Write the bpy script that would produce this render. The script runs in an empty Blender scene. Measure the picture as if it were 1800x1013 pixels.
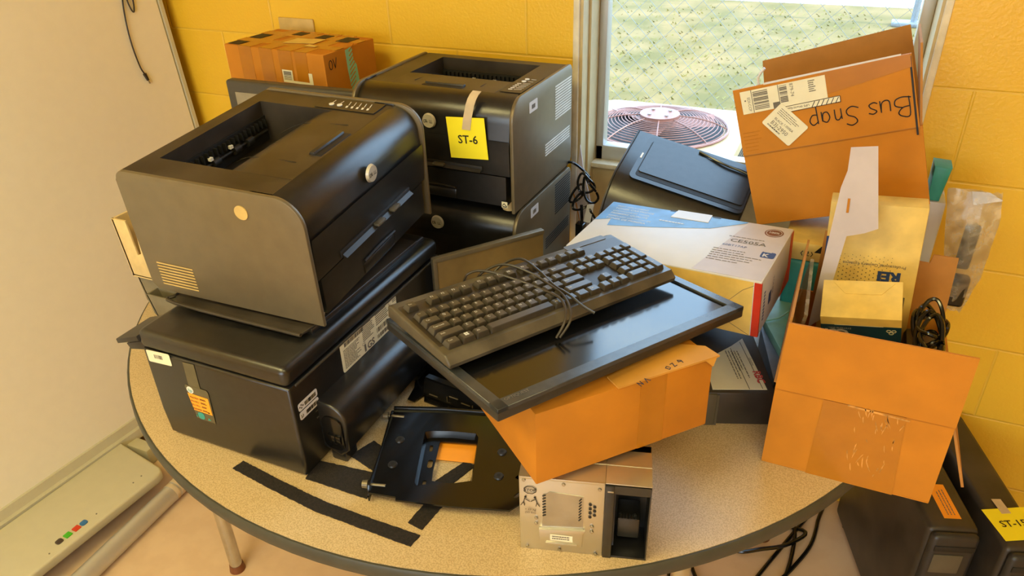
import bpy, bmesh, math, random
from mathutils import Vector, Matrix, Euler
random.seed(7)
SC = bpy.context.scene
C = SC.collection
PI = math.pi
V = Vector

# ------------------------------------------------------------------ camera, sky, sun, lamps, exposure
cam = bpy.data.cameras.new('camera'); cam.sensor_width = 36; cam.lens = 1312 / 1800 * 36
cam.clip_start = .02; cam.clip_end = 200
co = bpy.data.objects.new('camera', cam); C.objects.link(co)
_psi, _p, _r = .4305, .5307, .0296
_f = V((0, math.cos(_p), -math.sin(_p))); _R = V((1, 0, 0)); _D = V((0, -math.sin(_p), -math.cos(_p)))
_X = math.cos(_r) * _R + math.sin(_r) * _D; _Dn = -math.sin(_r) * _R + math.cos(_r) * _D
_m = Matrix((_X, -_Dn, -_f)).transposed()
_m = Matrix.Rotation(_psi, 3, 'Z') @ _m
co.matrix_world = Matrix.Translation((.6727, -1.509, 1.6724)) @ _m.to_4x4()
SC.camera = co

wd = bpy.data.worlds.new('sky'); SC.world = wd; wd.use_nodes = True
_bg = wd.node_tree.nodes['Background']
_bg.inputs[0].default_value = (.47, .70, 1, 1); _bg.inputs[1].default_value = 6.5

def lamp(name, kind, loc, rot, energy, col, **k):
    l = bpy.data.lights.new(name, kind); l.energy = energy; l.color = col
    for a, b in k.items(): setattr(l, a, b)
    o = bpy.data.objects.new(name, l); o.location = loc; o.rotation_euler = rot; C.objects.link(o); return o
lamp('sun', 'SUN', (3, 1, 6), (0, math.radians(40), math.radians(-8)), 4.5, (1, .95, .85), angle=.01)
WARM = (1, .85, .37)
for _x, _y, _e in ((-.55, -1.9, 40), (1.3, -1.9, 21), (.3, -3.4, 18)):
    lamp('ceiling_lamp', 'AREA', (_x, _y, 2.66), (0, 0, 0), _e, WARM, shape='RECTANGLE', size=1.15, size_y=.5)
lamp('added_front_fill', 'AREA', (.4, -4.63, 1.5), (math.radians(90), 0, 0), 30, (1, .86, .5), shape='RECTANGLE', size=2.7, size_y=1.15)  # added fill light behind the camera, brightens the front faces
_po = lamp('window_portal', 'AREA', (.435, .53, 1.52), (math.radians(-90), 0, 0), 1, (1, 1, 1), shape='RECTANGLE', size=.8, size_y=1.3)
_po.data.cycles.is_portal = True

SC.view_settings.view_transform = 'Standard'; SC.view_settings.look = 'None'
SC.view_settings.gamma = 1; SC.view_settings.use_curve_mapping = False
SC.view_settings.exposure = 0.0
SC.cycles.use_denoising = True
SC.cycles.max_bounces = 8; SC.cycles.sample_clamp_indirect = 6

# ------------------------------------------------------------------ materials
def lin(c):
    c = c / 255
    return c / 12.92 if c <= .04045 else ((c + .055) / 1.055) ** 2.4
def rgb(t): return (lin(t[0]), lin(t[1]), lin(t[2]), 1)
MATS = {}
def mat(name, col, rough=.5, metal=0, var=.08, scale=30, bump=0, bscale=200, col2=None, spec=.5, alpha=1, trans=0, stretch=None):
    if name in MATS: return MATS[name]
    m = bpy.data.materials.new(name); m.use_nodes = True; n = m.node_tree.nodes; L = m.node_tree.links
    b = n['Principled BSDF']; b.inputs['Roughness'].default_value = rough; b.inputs['Metallic'].default_value = metal
    b.inputs['Specular IOR Level'].default_value = spec
    b.inputs['Transmission Weight'].default_value = trans; b.inputs['Alpha'].default_value = alpha
    tc = n.new('ShaderNodeTexCoord'); mp = n.new('ShaderNodeMapping'); L.new(tc.outputs['Object'], mp.inputs[0])
    if stretch: mp.inputs['Scale'].default_value = stretch
    nz = n.new('ShaderNodeTexNoise'); nz.inputs['Scale'].default_value = scale; nz.inputs['Detail'].default_value = 5
    L.new(mp.outputs[0], nz.inputs['Vector'])
    mx = n.new('ShaderNodeMix'); mx.data_type = 'RGBA'
    c = rgb(col); c2 = rgb(col2) if col2 else tuple(min(1, x * (1 - 2.2 * var)) for x in c[:3]) + (1,)
    rp = n.new('ShaderNodeMapRange'); rp.inputs[1].default_value = .35; rp.inputs[2].default_value = .65
    L.new(nz.outputs[0], rp.inputs[0]); L.new(rp.outputs[0], mx.inputs[0])
    mx.inputs[6].default_value = c; mx.inputs[7].default_value = c2
    L.new(mx.outputs[2], b.inputs['Base Color'])
    if bump:
        bz = n.new('ShaderNodeTexNoise'); bz.inputs['Scale'].default_value = bscale; L.new(mp.outputs[0], bz.inputs['Vector'])
        bp = n.new('ShaderNodeBump'); bp.inputs['Strength'].default_value = bump; bp.inputs['Distance'].default_value = .002
        L.new(bz.outputs[0], bp.inputs['Height']); L.new(bp.outputs[0], b.inputs['Normal'])
    MATS[name] = m; return m

def wall_mat():
    m = bpy.data.materials.new('painted_block'); m.use_nodes = True; n = m.node_tree.nodes; L = m.node_tree.links
    b = n['Principled BSDF']; b.inputs['Roughness'].default_value = .38
    tc = n.new('ShaderNodeTexCoord'); sp = n.new('ShaderNodeSeparateXYZ'); cb = n.new('ShaderNodeCombineXYZ')
    L.new(tc.outputs['Object'], sp.inputs[0])
    ad = n.new('ShaderNodeMath'); ad.operation = 'ADD'; L.new(sp.outputs[0], ad.inputs[0]); L.new(sp.outputs[1], ad.inputs[1])
    L.new(ad.outputs[0], cb.inputs[0])
    zz = n.new('ShaderNodeMath'); zz.operation = 'ADD'; zz.inputs[1].default_value = 8 * .2032 - 1.2146; L.new(sp.outputs[2], zz.inputs[0]); L.new(zz.outputs[0], cb.inputs[1])
    br = n.new('ShaderNodeTexBrick'); L.new(cb.outputs[0], br.inputs[0])
    br.inputs['Scale'].default_value = 1; br.inputs['Brick Width'].default_value = .4064; br.inputs['Row Height'].default_value = .2032
    br.inputs['Mortar Size'].default_value = .004; br.inputs['Mortar Smooth'].default_value = .7
    br.inputs['Color1'].default_value = rgb((232, 188, 52)); br.inputs['Color2'].default_value = rgb((228, 182, 47)); br.inputs['Mortar'].default_value = rgb((226, 184, 62))
    L.new(br.outputs[0], b.inputs['Base Color'])
    nz = n.new('ShaderNodeTexNoise'); nz.inputs['Scale'].default_value = 130; nz.inputs['Detail'].default_value = 6; L.new(tc.outputs['Object'], nz.inputs[0])
    ml = n.new('ShaderNodeMath'); ml.operation = 'MULTIPLY_ADD'; ml.inputs[1].default_value = -2.2; L.new(br.outputs['Fac'], ml.inputs[0]); L.new(nz.outputs[0], ml.inputs[2])
    bp = n.new('ShaderNodeBump'); bp.inputs['Strength'].default_value = .45; bp.inputs['Distance'].default_value = .002
    L.new(ml.outputs[0], bp.inputs['Height']); L.new(bp.outputs[0], b.inputs['Normal'])
    return m
def speckle(name, col, col2, rough, scale):
    m = bpy.data.materials.new(name); m.use_nodes = True; n = m.node_tree.nodes; L = m.node_tree.links
    b = n['Principled BSDF']; b.inputs['Roughness'].default_value = rough
    tc = n.new('ShaderNodeTexCoord'); nz = n.new('ShaderNodeTexNoise'); nz.inputs['Scale'].default_value = scale; nz.inputs['Detail'].default_value = 3
    L.new(tc.outputs['Object'], nz.inputs[0]); cr = n.new('ShaderNodeValToRGB')
    cr.color_ramp.elements[0].position = .4; cr.color_ramp.elements[0].color = rgb(col2); cr.color_ramp.elements[1].position = .58; cr.color_ramp.elements[1].color = rgb(col)
    L.new(nz.outputs[0], cr.inputs[0]); L.new(cr.outputs[0], b.inputs['Base Color']); MATS[name] = m; return m
def glass_mat(name, tint=(1, 1, 1), refl=.06):
    m = bpy.data.materials.new(name); m.use_nodes = True; n = m.node_tree.nodes; L = m.node_tree.links
    t = n.new('ShaderNodeBsdfTransparent'); t.inputs[0].default_value = (*tint, 1); g = n.new('ShaderNodeBsdfGlossy'); g.inputs['Roughness'].default_value = .05
    mx = n.new('ShaderNodeMixShader'); mx.inputs[0].default_value = refl; L.new(t.outputs[0], mx.inputs[1]); L.new(g.outputs[0], mx.inputs[2])
    L.new(mx.outputs[0], n['Material Output'].inputs[0]); MATS[name] = m; return m

M = MATS
M['wall'] = wall_mat()
M['laminate'] = speckle('laminate', (202, 178, 140), (176, 152, 114), .35, 420)
M['floor'] = speckle('floor', (212, 184, 152), (206, 177, 145), .35, 14)
M['glass'] = glass_mat('glass', (.97, .99, .98), .04)
mat('white_ceiling', (220, 215, 200), .9)
mat('board_white', (232, 226, 212), .3, var=.01)
mat('board_trim', (196, 190, 166), .4, var=.015)
mat('cardboard', (192, 122, 20), .75, var=.06, scale=14, bump=.12, bscale=90)
mat('cardboard_pale', (204, 146, 56), .75, var=.06, scale=14, bump=.1, bscale=90)
mat('cardboard_inner', (176, 122, 60), .85, var=.05)
mat('tape', (176, 112, 24), .25, var=.04, scale=25)
mat('clear_tape', (222, 160, 80), .2, var=.25, scale=90)
mat('black_plastic', (30, 29, 29), .29, spec=.75, var=.2, scale=60, bump=.1, bscale=900)
mat('black_gloss', (17, 16, 16), .16, var=.1)
mat('black_dusty', (62, 55, 48), .42, var=.25, scale=12)
mat('charcoal', (42, 41, 42), .38, var=.12)
mat('grey_panel', (114, 103, 82), .36, metal=.3, var=.05, bump=.06, bscale=1500)
mat('vent_light', (232, 230, 224), .4)
mat('vent_dark', (22, 21, 21), .6)
mat('silver', (190, 190, 188), .25, metal=1)
mat('badge', (200, 196, 186), .3, metal=.2)
mat('steel', (206, 200, 184), .33, metal=.85, var=.07, scale=8)
mat('chrome', (205, 205, 205), .15, metal=1)
mat('alu', (200, 198, 194), .4, metal=.6, var=.01)
mat('rubber', (64, 64, 56), .5)
mat('ink', (28, 26, 26), .6)
mat('ink_grey', (110, 104, 96), .7)
mat('white_ink', (220, 220, 214), .5)
mat('sticker', (228, 222, 196), .4, var=.03)
mat('white_card', (208, 206, 210), .45, var=.02)
mat('lilac_card', (196, 186, 192), .55, var=.03)
mat('blue_print', (92, 146, 206), .4, var=.2, scale=18)
mat('navy', (40, 66, 124), .5)
mat('teal_navy', (22, 68, 92), .45)
mat('red_print', (200, 52, 30), .4)
mat('post_it', (250, 236, 40), .6, var=.01)
mat('orange_note', (250, 160, 40), .6, var=.02)
mat('masking', (210, 190, 160), .6)
mat('velcro', (40, 32, 27), .95, var=.3, scale=300, bump=.8, bscale=900)
mat('jamb', (196, 176, 132), .5, var=.05)
mat('jamb_white', (228, 220, 200), .5)
mat('manila', (228, 196, 110), .6)
mat('teal', (50, 150, 142), .4)
mat('pale_blue', (130, 146, 176), .4)
mat('mint', (140, 206, 190), .4)
mat('beige', (222, 196, 140), .45)
mat('grey_tray', (120, 112, 92), .45)
mat('screen', (16, 17, 20), .13, var=.1, spec=.7)
mat('screen_reflection', (150, 140, 120), .3)  # beige tone paints a reflection into the dark screen
mat('bezel', (58, 62, 68), .24, var=.15)
mat('film', (92, 84, 62), .25)
mat('key', (74, 68, 60), .3, var=.2, scale=25)
mat('kb_body', (92, 84, 70), .4, var=.3, scale=14)
mat('brown_board', (122, 98, 54), .5, var=.18, scale=10)
mat('outlet', (206, 176, 110), .5)
mat('blue_btn', (46, 110, 176), .4); mat('red_btn', (206, 60, 24), .4); mat('green_btn', (70, 180, 30), .4); mat('black_btn', (70, 56, 48), .4)
mat('ac_cream', (170, 150, 112), .5); mat('ac_grill', (150, 104, 92), .4)
mat('brick_red', (190, 92, 72), .9, var=.2); mat('mortar', (214, 200, 180), .9)
mat('concrete', (220, 212, 196), .9)
mat('fence', (150, 156, 160), .45, metal=.6)
mat('grass', (100, 88, 36), .95, var=.3, scale=2.2, col2=(132, 108, 62), bump=.8, bscale=60)
mat('blade', (140, 130, 66), .8)
mat('foot_brown', (120, 70, 40), .5)
mat('bag', (225, 215, 195), .15, trans=.0, alpha=.4, var=.3, scale=40)
mat('device_side', (70, 66, 60), .4); mat('lip', (86, 80, 66), .5)

# ------------------------------------------------------------------ mesh helpers
class MB:
    def __init__(s): s.b = bmesh.new(); s.mi = 0
    def _fin(s, verts, bevel, seg, before):
        if bevel:
            es = {e for v in verts for e in v.link_edges}
            bmesh.ops.bevel(s.b, geom=list(es), offset=bevel, segments=seg, affect='EDGES', profile=.5)
        for f in s.b.faces:
            if f not in before: f.material_index = s.mi
        return s
    def box(s, x0, x1, y0, y1, z0, z1, bevel=0, seg=2, M_=None):
        before = set(s.b.faces)
        r = bmesh.ops.create_cube(s.b, size=1)['verts']
        for v in r:
            v.co = V(((x0 + x1) / 2 + v.co.x * (x1 - x0), (y0 + y1) / 2 + v.co.y * (y1 - y0), (z0 + z1) / 2 + v.co.z * (z1 - z0)))
            if M_: v.co = M_ @ v.co
        return s._fin(r, bevel, seg, before)
    def prism(s, poly, ax, a0, a1, bevel=0, seg=2):
        """extrude a 2D polygon along x, y or z"""
        before = set(s.b.faces)
        def P(p, a): return {'x': V((a, p[0], p[1])), 'y': V((p[0], a, p[1])), 'z': V((p[0], p[1], a))}[ax]
        A = [s.b.verts.new(P(p, a0)) for p in poly]; B = [s.b.verts.new(P(p, a1)) for p in poly]
        n = len(poly); fs = [s.b.faces.new(A), s.b.faces.new(B[::-1])]
        for i in range(n): fs.append(s.b.faces.new((A[i], B[i], B[(i + 1) % n], A[(i + 1) % n])))
        bmesh.ops.recalc_face_normals(s.b, faces=fs)
        if bevel:
            es = {e for f in fs[:2] for e in f.edges}
            bmesh.ops.bevel(s.b, geom=list(es), offset=bevel, segments=seg, affect='EDGES', profile=.5)
        for f in s.b.faces:
            if f not in before: f.material_index = s.mi
        return s
    def plate(s, o, u, v, poly, t):
        """polygon in the frame o,u,v extruded by t along u x v"""
        o, u, v = V(o), V(u), V(v); n = u.cross(v).normalized()
        before = set(s.b.faces)
        A = [s.b.verts.new(o + u * p[0] + v * p[1]) for p in poly]; B = [s.b.verts.new(o + u * p[0] + v * p[1] + n * t) for p in poly]
        fs = [s.b.faces.new(A), s.b.faces.new(B[::-1])]; k = len(poly)
        for i in range(k): fs.append(s.b.faces.new((A[i], B[i], B[(i + 1) % k], A[(i + 1) % k])))
        bmesh.ops.recalc_face_normals(s.b, faces=fs)
        for f in s.b.faces:
            if f not in before: f.material_index = s.mi
        return s
    def cyl(s, p0, p1, r, r2=None, seg=20):
        p0, p1 = V(p0), V(p1); d = p1 - p0
        before = set(s.b.faces)
        q = V((0, 0, 1)).rotation_difference(d.normalized()).to_matrix().to_4x4()
        bmesh.ops.create_cone(s.b, cap_ends=True, segments=seg, radius1=r, radius2=r if r2 is None else r2, depth=d.length, matrix=Matrix.Translation((p0 + p1) / 2) @ q)
        for f in s.b.faces:
            if f not in before: f.material_index = s.mi
        return s
    def tube(s, pts, r, seg=8, smooth=6, closed=False):
        P = [V(p) for p in pts]
        if smooth > 1 and len(P) > 2:
            Q = []; n = len(P); rng = range(n if closed else n - 1)
            for i in rng:
                a, b, c, d = (P[(i - 1) % n], P[i], P[(i + 1) % n], P[(i + 2) % n]) if closed else (P[max(i - 1, 0)], P[i], P[i + 1], P[min(i + 2, n - 1)])
                for k in range(smooth):
                    t = k / smooth
                    Q.append(.5 * ((2 * b) + (c - a) * t + (2 * a - 5 * b + 4 * c - d) * t * t + (3 * b - a - 3 * c + d) * t ** 3))
            if not closed: Q.append(P[-1])
            P = Q
        before = set(s.b.faces); rings = []; n = len(P); up = None
        for i, p in enumerate(P):
            t = (P[(i + 1) % n] - P[i - 1]) if closed else (P[min(i + 1, n - 1)] - P[max(i - 1, 0)])
            t = t.normalized() if t.length > 1e-9 else V((0, 0, 1))
            if up is None: up = t.orthogonal().normalized()
            up = (up - t * up.dot(t)); up = up.normalized() if up.length > 1e-6 else t.orthogonal().normalized()
            w = t.cross(up)
            rings.append([s.b.verts.new(p + r * (math.cos(2 * PI * k / seg) * up + math.sin(2 * PI * k / seg) * w)) for k in range(seg)])
        m = n if closed else n - 1
        for i in range(m):
            A, B = rings[i], rings[(i + 1) % n]
            for k in range(seg): s.b.faces.new((A[k], A[(k + 1) % seg], B[(k + 1) % seg], B[k]))
        if not closed:
            s.b.faces.new(rings[0][::-1]); s.b.faces.new(rings[-1])
        for f in s.b.faces:
            if f not in before: f.material_index = s.mi
        return s
    def text(s, body, o, u, v, size, t=.0003, align='LEFT', sx=1, bold=0):
        o, u, v = V(o), V(u).normalized(), V(v).normalized(); n = u.cross(v)
        cu = bpy.data.curves.new('lettering', 'FONT'); cu.body = body; cu.size = size; cu.align_x = align; cu.resolution_u = 2; cu.offset = bold * size
        ob = bpy.data.objects.new('lettering', cu); me = bpy.data.meshes.new_from_object(ob)
        before = set(s.b.faces); vs0 = set(s.b.verts)
        s.b.from_mesh(me)
        for q in s.b.verts:
            if q not in vs0: q.co = o + u * q.co.x * sx + v * q.co.y + n * t
        for f in s.b.faces:
            if f not in before: f.material_index = s.mi
        bpy.data.objects.remove(ob); bpy.data.meshes.remove(me); bpy.data.curves.remove(cu)
        return s
    def lines(s, o, u, v, w, h, rows, t=.0003, fill=.45, ragged=.4, cols=1):
        """small unreadable printing, as rows of short strokes, filling w x h"""
        o, u, v = V(o), V(u).normalized(), V(v).normalized()
        for i in range(rows):
            y = h - (i + .75) * h / rows; x = 0; end = w * (1 - ragged * random.random())
            while x < end:
                k = min(random.uniform(.03, .12) * w, end - x)
                if k > .01 * w: s.plate(o + u * x + v * y, u, v, [(0, 0), (k, 0), (k, h / rows * fill), (0, h / rows * fill)], t)
                x += k + .02 * w
        return s
    def bars(s, o, u, v, w, h, n=16, t=.0003):
        o, u, v = V(o), V(u).normalized(), V(v).normalized(); x = 0; st = w / n
        for i in range(n):
            k = st * random.choice((.3, .5, .75)); s.plate(o + u * x, u, v, [(0, 0), (k, 0), (k, h), (0, h)], t); x += st
        return s
    def stroke(s, pts, o, u, v, wd, t=.0004):
        o, u, v = V(o), V(u).normalized(), V(v).normalized()
        for a, b in zip(pts, pts[1:]):
            a, b = V((*a, 0)), V((*b, 0)); d = (b - a)
            if d.length < 1e-7: continue
            d.normalize(); q = V((-d.y, d.x, 0)) * wd / 2; e = d * wd * .4
            s.plate(o, u, v, [((a - e + q).x, (a - e + q).y), ((a - e - q).x, (a - e - q).y), ((b + e - q).x, (b + e - q).y), ((b + e + q).x, (b + e + q).y)], t)
        return s
    def done(s, name, mats, parent=None, label=None, smooth=True):
        me = bpy.data.meshes.new(name); s.b.to_mesh(me); s.b.free()
        for m in (mats if isinstance(mats, (list, tuple)) else [mats]): me.materials.append(M[m])
        if smooth:
            me.shade_smooth(); me.set_sharp_from_angle(angle=.7)
        o = bpy.data.objects.new(name, me); C.objects.link(o)
        if parent: o.parent = parent
        if label: o['label'] = label
        return o
def tag(o, label, cat, group=None, kind=None):
    if label: o['label'] = label
    if cat: o['category'] = cat
    if group: o['group'] = group
    if kind: o['kind'] = kind
    return o
def thing(name, loc, rot, label, cat, group=None):
    o = bpy.data.objects.new(name, None); o.empty_display_size = .05; o.location = loc
    o.rotation_mode = 'XYZ'; o.rotation_euler = (rot[2], rot[1], rot[0]) if len(rot) == 3 else rot   # given as (z, y, x)
    C.objects.link(o); return tag(o, label, cat, group)
def struct(name, mb, m): return tag(mb.done(name, m), None, None, kind='structure')
def rrect(x0, x1, y0, y1, r, n=5, corners=(1, 1, 1, 1)):
    out = []
    for i, (cx, cy, a) in enumerate(((x1 - r, y1 - r, 0), (x0 + r, y1 - r, 90), (x0 + r, y0 + r, 180), (x1 - r, y0 + r, 270))):
        if corners[i]:
            for k in range(n + 1):
                t = math.radians(a + 90 * k / n); out.append((cx + r * math.cos(t), cy + r * math.sin(t)))
        else: out.append(((x1, y1), (x0, y1), (x0, y0), (x1, y0))[i])
    return out
def copy_tree(o, parent=None):
    c = o.copy(); C.objects.link(c); c.parent = parent
    for ch in list(o.children): copy_tree(ch, c)
    return c
X, Y, Z = V((1, 0, 0)), V((0, 1, 0)), V((0, 0, 1))
TT = .74

# ------------------------------------------------------------------ the room
WY = .299; WX0, WX1 = .042, .832; WZ1 = 2.25; WZ0 = .45
m = MB(); m.box(-1.62, 3.2, -4.6, WY + .2, -.1, 0); struct('floor', m, 'floor')
m = MB()
m.box(-1.62, WX0, WY, WY + .19, 0, 2.7); m.box(WX1, 3.2, WY, WY + .19, 0, 2.7)
m.box(WX0, WX1, WY, WY + .19, WZ1, 2.7); m.box(WX0, WX1, WY, WY + .19, 0, WZ0)
struct('wall_back', m, 'wall')
m = MB(); m.box(-1.72, -1.6, -4.6, WY + .19, 0, 2.7); struct('wall_left', m, 'wall')
m = MB(); m.box(3.2, 3.32, -4.6, WY + .19, 0, 2.7); struct('wall_right', m, 'wall')
m = MB(); m.box(-1.72, -1, -4.7, -4.6, 0, 2.7); m.box(1.8, 3.32, -4.7, -4.6, 0, 2.7); m.box(-1, 1.8, -4.7, -4.6, 0, .88); m.box(-1, 1.8, -4.7, -4.6, 2.12, 2.7); struct('wall_front', m, 'wall')
w = bpy.data.objects.new('added_window', None); C.objects.link(w); w['kind'] = 'structure'  # unseen window, added as an opening for the fill light
m = MB()
for a in (-1, .38, 1.76): m.box(a, a + .04, -4.68, -4.62, .88, 2.12)
m.box(-1, 1.8, -4.68, -4.62, .88, .92); m.box(-1, 1.8, -4.68, -4.62, 2.08, 2.12); m.done('window_frame', 'alu', w)
m = MB(); m.box(-1.72, 3.32, -4.7, WY + .2, 2.7, 2.8); struct('ceiling', m, 'white_ceiling')
# outer brick skin, seen as a thin strip past the glass
m = MB()
for i in range(16):
    z = .45 + i * .105
    m.mi = 1; m.box(-.02, .0265, WY + .2, WY + .3, z, z + .03); m.mi = 0; m.box(-.02, .0295, WY + .2, WY + .3, z + .03, z + .105)
    m.mi = 0; m.box(.812, .9, WY + .2, WY + .3, z + .03, z + .105)
m.mi = 1; m.box(-1.7, -.02, WY + .2, WY + .3, -.4, 2.8); m.box(.9, 3.3, WY + .2, WY + .3, -.4, 2.8)
struct('trim_1', m, ['brick_red', 'mortar'])
# reveal boards, white bead and lower panel
m = MB()
m.box(WX0, WX0 + .012, WY + .004, WY + .17, WZ0, WZ1); m.box(WX1 - .012, WX1, WY + .004, WY + .17, WZ0, WZ1)
m.box(WX0, WX1, WY + .004, WY + .17, WZ1 - .012, WZ1)
m.box(WX0 + .012, WX1 - .012, WY + .115, WY + .17, WZ0, .905)
m.box(WX0 + .0122, WX0 + .018, WY + .05, WY + .052, WZ0, WZ1)
struct('trim_2', m, 'jamb')
m = MB(); m.box(WX0 - .012, WX0 + .004, WY - .004, WY + .03, WZ0, WZ1, .003); m.box(WX1 - .006, WX1 + .009, WY - .004, WY + .03, WZ0, WZ1, .003)
struct('trim_3', m, 'jamb_white')
w = bpy.data.objects.new('window_1', None); C.objects.link(w); w['kind'] = 'structure'
m = MB(); a0, a1 = WX0 + .012, WX1 - .012; y0, y1 = WY + .135, WY + .175
m.box(a0, a0 + .022, y0, y1, .905, WZ1 - .01, .003); m.box(a1 - .026, a1, y0, y1, .905, WZ1 - .01, .003)
m.box(a0, a1, y0, y1, .905, .948, .003); m.box(a0, a1, y0, y1, WZ1 - .05, WZ1 - .01, .003)
m.done('window_frame', 'alu', w)
m = MB(); m.box(a0 - .004, a1, WY + .1, y1, .893, .906, .002); m.done('window_sill', 'jamb_white', w)
m = MB(); m.box(a0 + .02, a1 - .024, y0 + .016, y0 + .02, .945, WZ1 - .045); m.done('window_pane', 'glass', w)

# ------------------------------------------------------------------ outside
GZ = -.12
m = MB(); m.box(-30, 30, WY + .3, 9.2, GZ - .1, GZ); struct('ground_lawn', m, 'grass')
m = MB(); m.box(-40, 40, 9.2, 60, GZ - .12, GZ + .01); struct('ground_concrete', m, 'concrete')
m = MB()
for i in range(5200):
    y = WY + .9 + 7.6 * random.random() ** 1.3; x = random.uniform(-3.6, 1.6) * (.35 + y / 7) + .2; a = random.random() * PI; h = random.uniform(.01, .03)
    if (-.5 < x < .4 and 1.1 < y < 2.1) or abs(y - 2.25) < .08 or (abs(x - 1.22) < .3 and y > 7.9): continue
    dx, dy = math.cos(a) * .012, math.sin(a) * .012; ln = random.uniform(-.03, .03)
    q = [m.b.verts.new((x - dx, y - dy, GZ - .001)), m.b.verts.new((x + dx, y + dy, GZ - .001)), m.b.verts.new((x + ln, y + ln, GZ + h))]; m.b.faces.new(q)
o = m.done('grass_blades', 'blade', smooth=False); tag(o, 'pale green grass growing on the lawn outside the window', 'grass', kind='stuff')
# condenser
ac = thing('air_conditioner', (-.04, 1.62, GZ), (0, 0, 0), 'cream outdoor air conditioner with a round rusty fan grille, outside the window', 'air conditioner')
m = MB(); ha = .36
m.prism(rrect(-ha, ha, -ha, ha, .09, 6), 'z', 0, .735, .012)
for i in range(30):
    z = .06 + i * .0215
    m.mi = 1; m.box(-ha - .003, -ha + .01, -ha + .1, ha - .1, z, z + .008); m.box(ha - .01, ha + .003, -ha + .1, ha - .1, z, z + .008); m.box(-ha + .1, ha - .1, -ha - .003, -ha + .01, z, z + .008)
m.done('cabinet', ['ac_cream', 'vent_dark'], ac)
m = MB(); m.cyl((0, 0, .7355), (0, 0, .739), .272, seg=48); m.done('fan_well', 'vent_dark', ac)
m = MB()
for i in range(3):
    a = i * 2.1 + .4; u = V((math.cos(a), math.sin(a), 0)); w_ = V((-u.y, u.x, .35))
    m.plate((0, 0, .741), u, w_, [(.04, -.05), (.24, -.09), (.25, .07), (.05, .05)], .003)
m.done('fan_blade', 'ac_grill', ac)
m = MB()
for k in range(15):
    r = .075 + k * .0145; zz = .79 - .05 * (r / .285) ** 3
    m.tube([(r * math.cos(a * PI / 18), r * math.sin(a * PI / 18), zz) for a in range(36)], .0022, 5, 1, True)
for k in range(8):
    a = k * PI / 4 + .2; m.tube([(r * math.cos(a), r * math.sin(a), .793 - .05 * (r / .285) ** 3) for r in (.06, .15, .22, .27, .292)], .003, 5, 2)
m.tube([(.292 * math.cos(a * PI / 18), .292 * math.sin(a * PI / 18), .742) for a in range(36)], .006, 6, 1, True)
m.done('fan_grille', 'ac_grill', ac)
m = MB(); m.cyl((0, 0, .785), (0, 0, .8), .085, seg=32)
m.done('motor_cap', 'ac_grill', ac)
for a in range(4):
    m = MB(); an = a * PI / 2 + .8; m.cyl((.052 * math.cos(an), .052 * math.sin(an), .8), (.052 * math.cos(an), .052 * math.sin(an), .806), .008, seg=10); m.done('bolt', 'silver', ac)
# chain-link fence beyond it
fn = thing('chain_link_fence', (0, 2.25, GZ), (0, 0, 0), 'galvanised chain-link fence between the air conditioner and the lawn', 'fence')
m = MB(); st = .088; H = 1.9
k = -40
while k < 22:
    x = k * st
    for sg in (1, -1):
        xs = x if sg > 0 else x + 1.9
        m.tube([(xs + sg * t * 1.9 * .5 * 2, (.004 if t in (0, .5, 1) else -.004), .03 + t * H) for t in (0, .5, 1)], .0011, 4, 1)
    k += 1
m.done('chain_link_mesh', 'fence', fn)
for x in (-2.4, 1.02):
    m = MB(); m.cyl((x, .03, 0), (x, .03, 2.0), .032, seg=16); m.done('post', 'fence', fn)
m = MB(); m.cyl((-3.4, .03, 1.96), (1.9, .03, 1.96), .018, seg=10); m.done('top_rail', 'fence', fn)
bo = thing('steel_bollard', (1.22, 8.1, GZ), (0, 0, 0), 'thin grey metal post with a flat foot, standing at the far side of the lawn', 'post')
m = MB(); m.cyl((0, 0, .04), (0, 0, 2.2), .035, seg=14); m.done('pole', 'fence', bo)
m = MB(); m.box(-.22, .22, -.1, .1, 0, .05, .01); m.done('foot', 'fence', bo)

# ------------------------------------------------------------------ whiteboard on the left
th = math.atan(.067); yaw = -math.atan(.078)
def BP(y, z, off=0):   # point on the writing face (y along the wall side, z height)
    return V((-1.205 + .067 * .05 + off - .078 * (.25 - y) - .067 * z, y, z))
bd = thing('whiteboard', (-1.24, -.6, .04), (0, 0, 0), 'large white board leaning at the left, its pen tray at the bottom', 'whiteboard')
o0 = V((-1.24, -.6, .04))
bu = (BP(.25, .1) - BP(-.75, .1)).normalized(); bv = (BP(0, 1.1) - BP(0, .1)).normalized(); bn = bu.cross(bv)   # normal faces +x
P0 = BP(.25, .06) - o0
def bpt(s_, t_, n_=0): return P0 - bu * s_ + bv * t_ + bn * n_
m = MB(); m.plate(bpt(0, 0), -bu, bv, [(0, 0), (2.1, 0), (2.1, 1.72), (0, 1.72)], .045)
m.done('casing', 'board_trim', bd)
m = MB(); m.plate(bpt(.012, .05, .0), bu, bv, [(-1.98, 0), (0, 0), (0, 1.64), (-1.98, 1.64)], .004); m.done('writing_surface', 'board_white', bd)
m = MB(); m.plate(bpt(0, 0, .0), bu, bv, [(-2.1, -.01), (.0, -.01), (.0, .022), (-2.1, .022)], .03); m.plate(bpt(0, .022, 0), bu, bv, [(-2.1, 0), (0, 0), (0, .03), (-2.1, .03)], .014)
m.plate(bpt(0, .05, .0), bu, bv, [(-.006, 0), (.006, 0), (.006, 1.67), (-.006, 1.67)], .008)
m.done('frame', 'board_trim', bd)
tr = MB()
poly = rrect(-1.9, -.395, -1.19, -.995, .03, 5, (0, 0, 0, 0))
tr.prism([(-1.225, -.385), (-1.26, -1.9), (-1.03, -1.9), (-.998, -.455), (-1.003, -.432), (-1.02, -.42)], 'z', .052, .082, .006, 3)
for v in tr.b.verts: v.co -= o0
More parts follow.
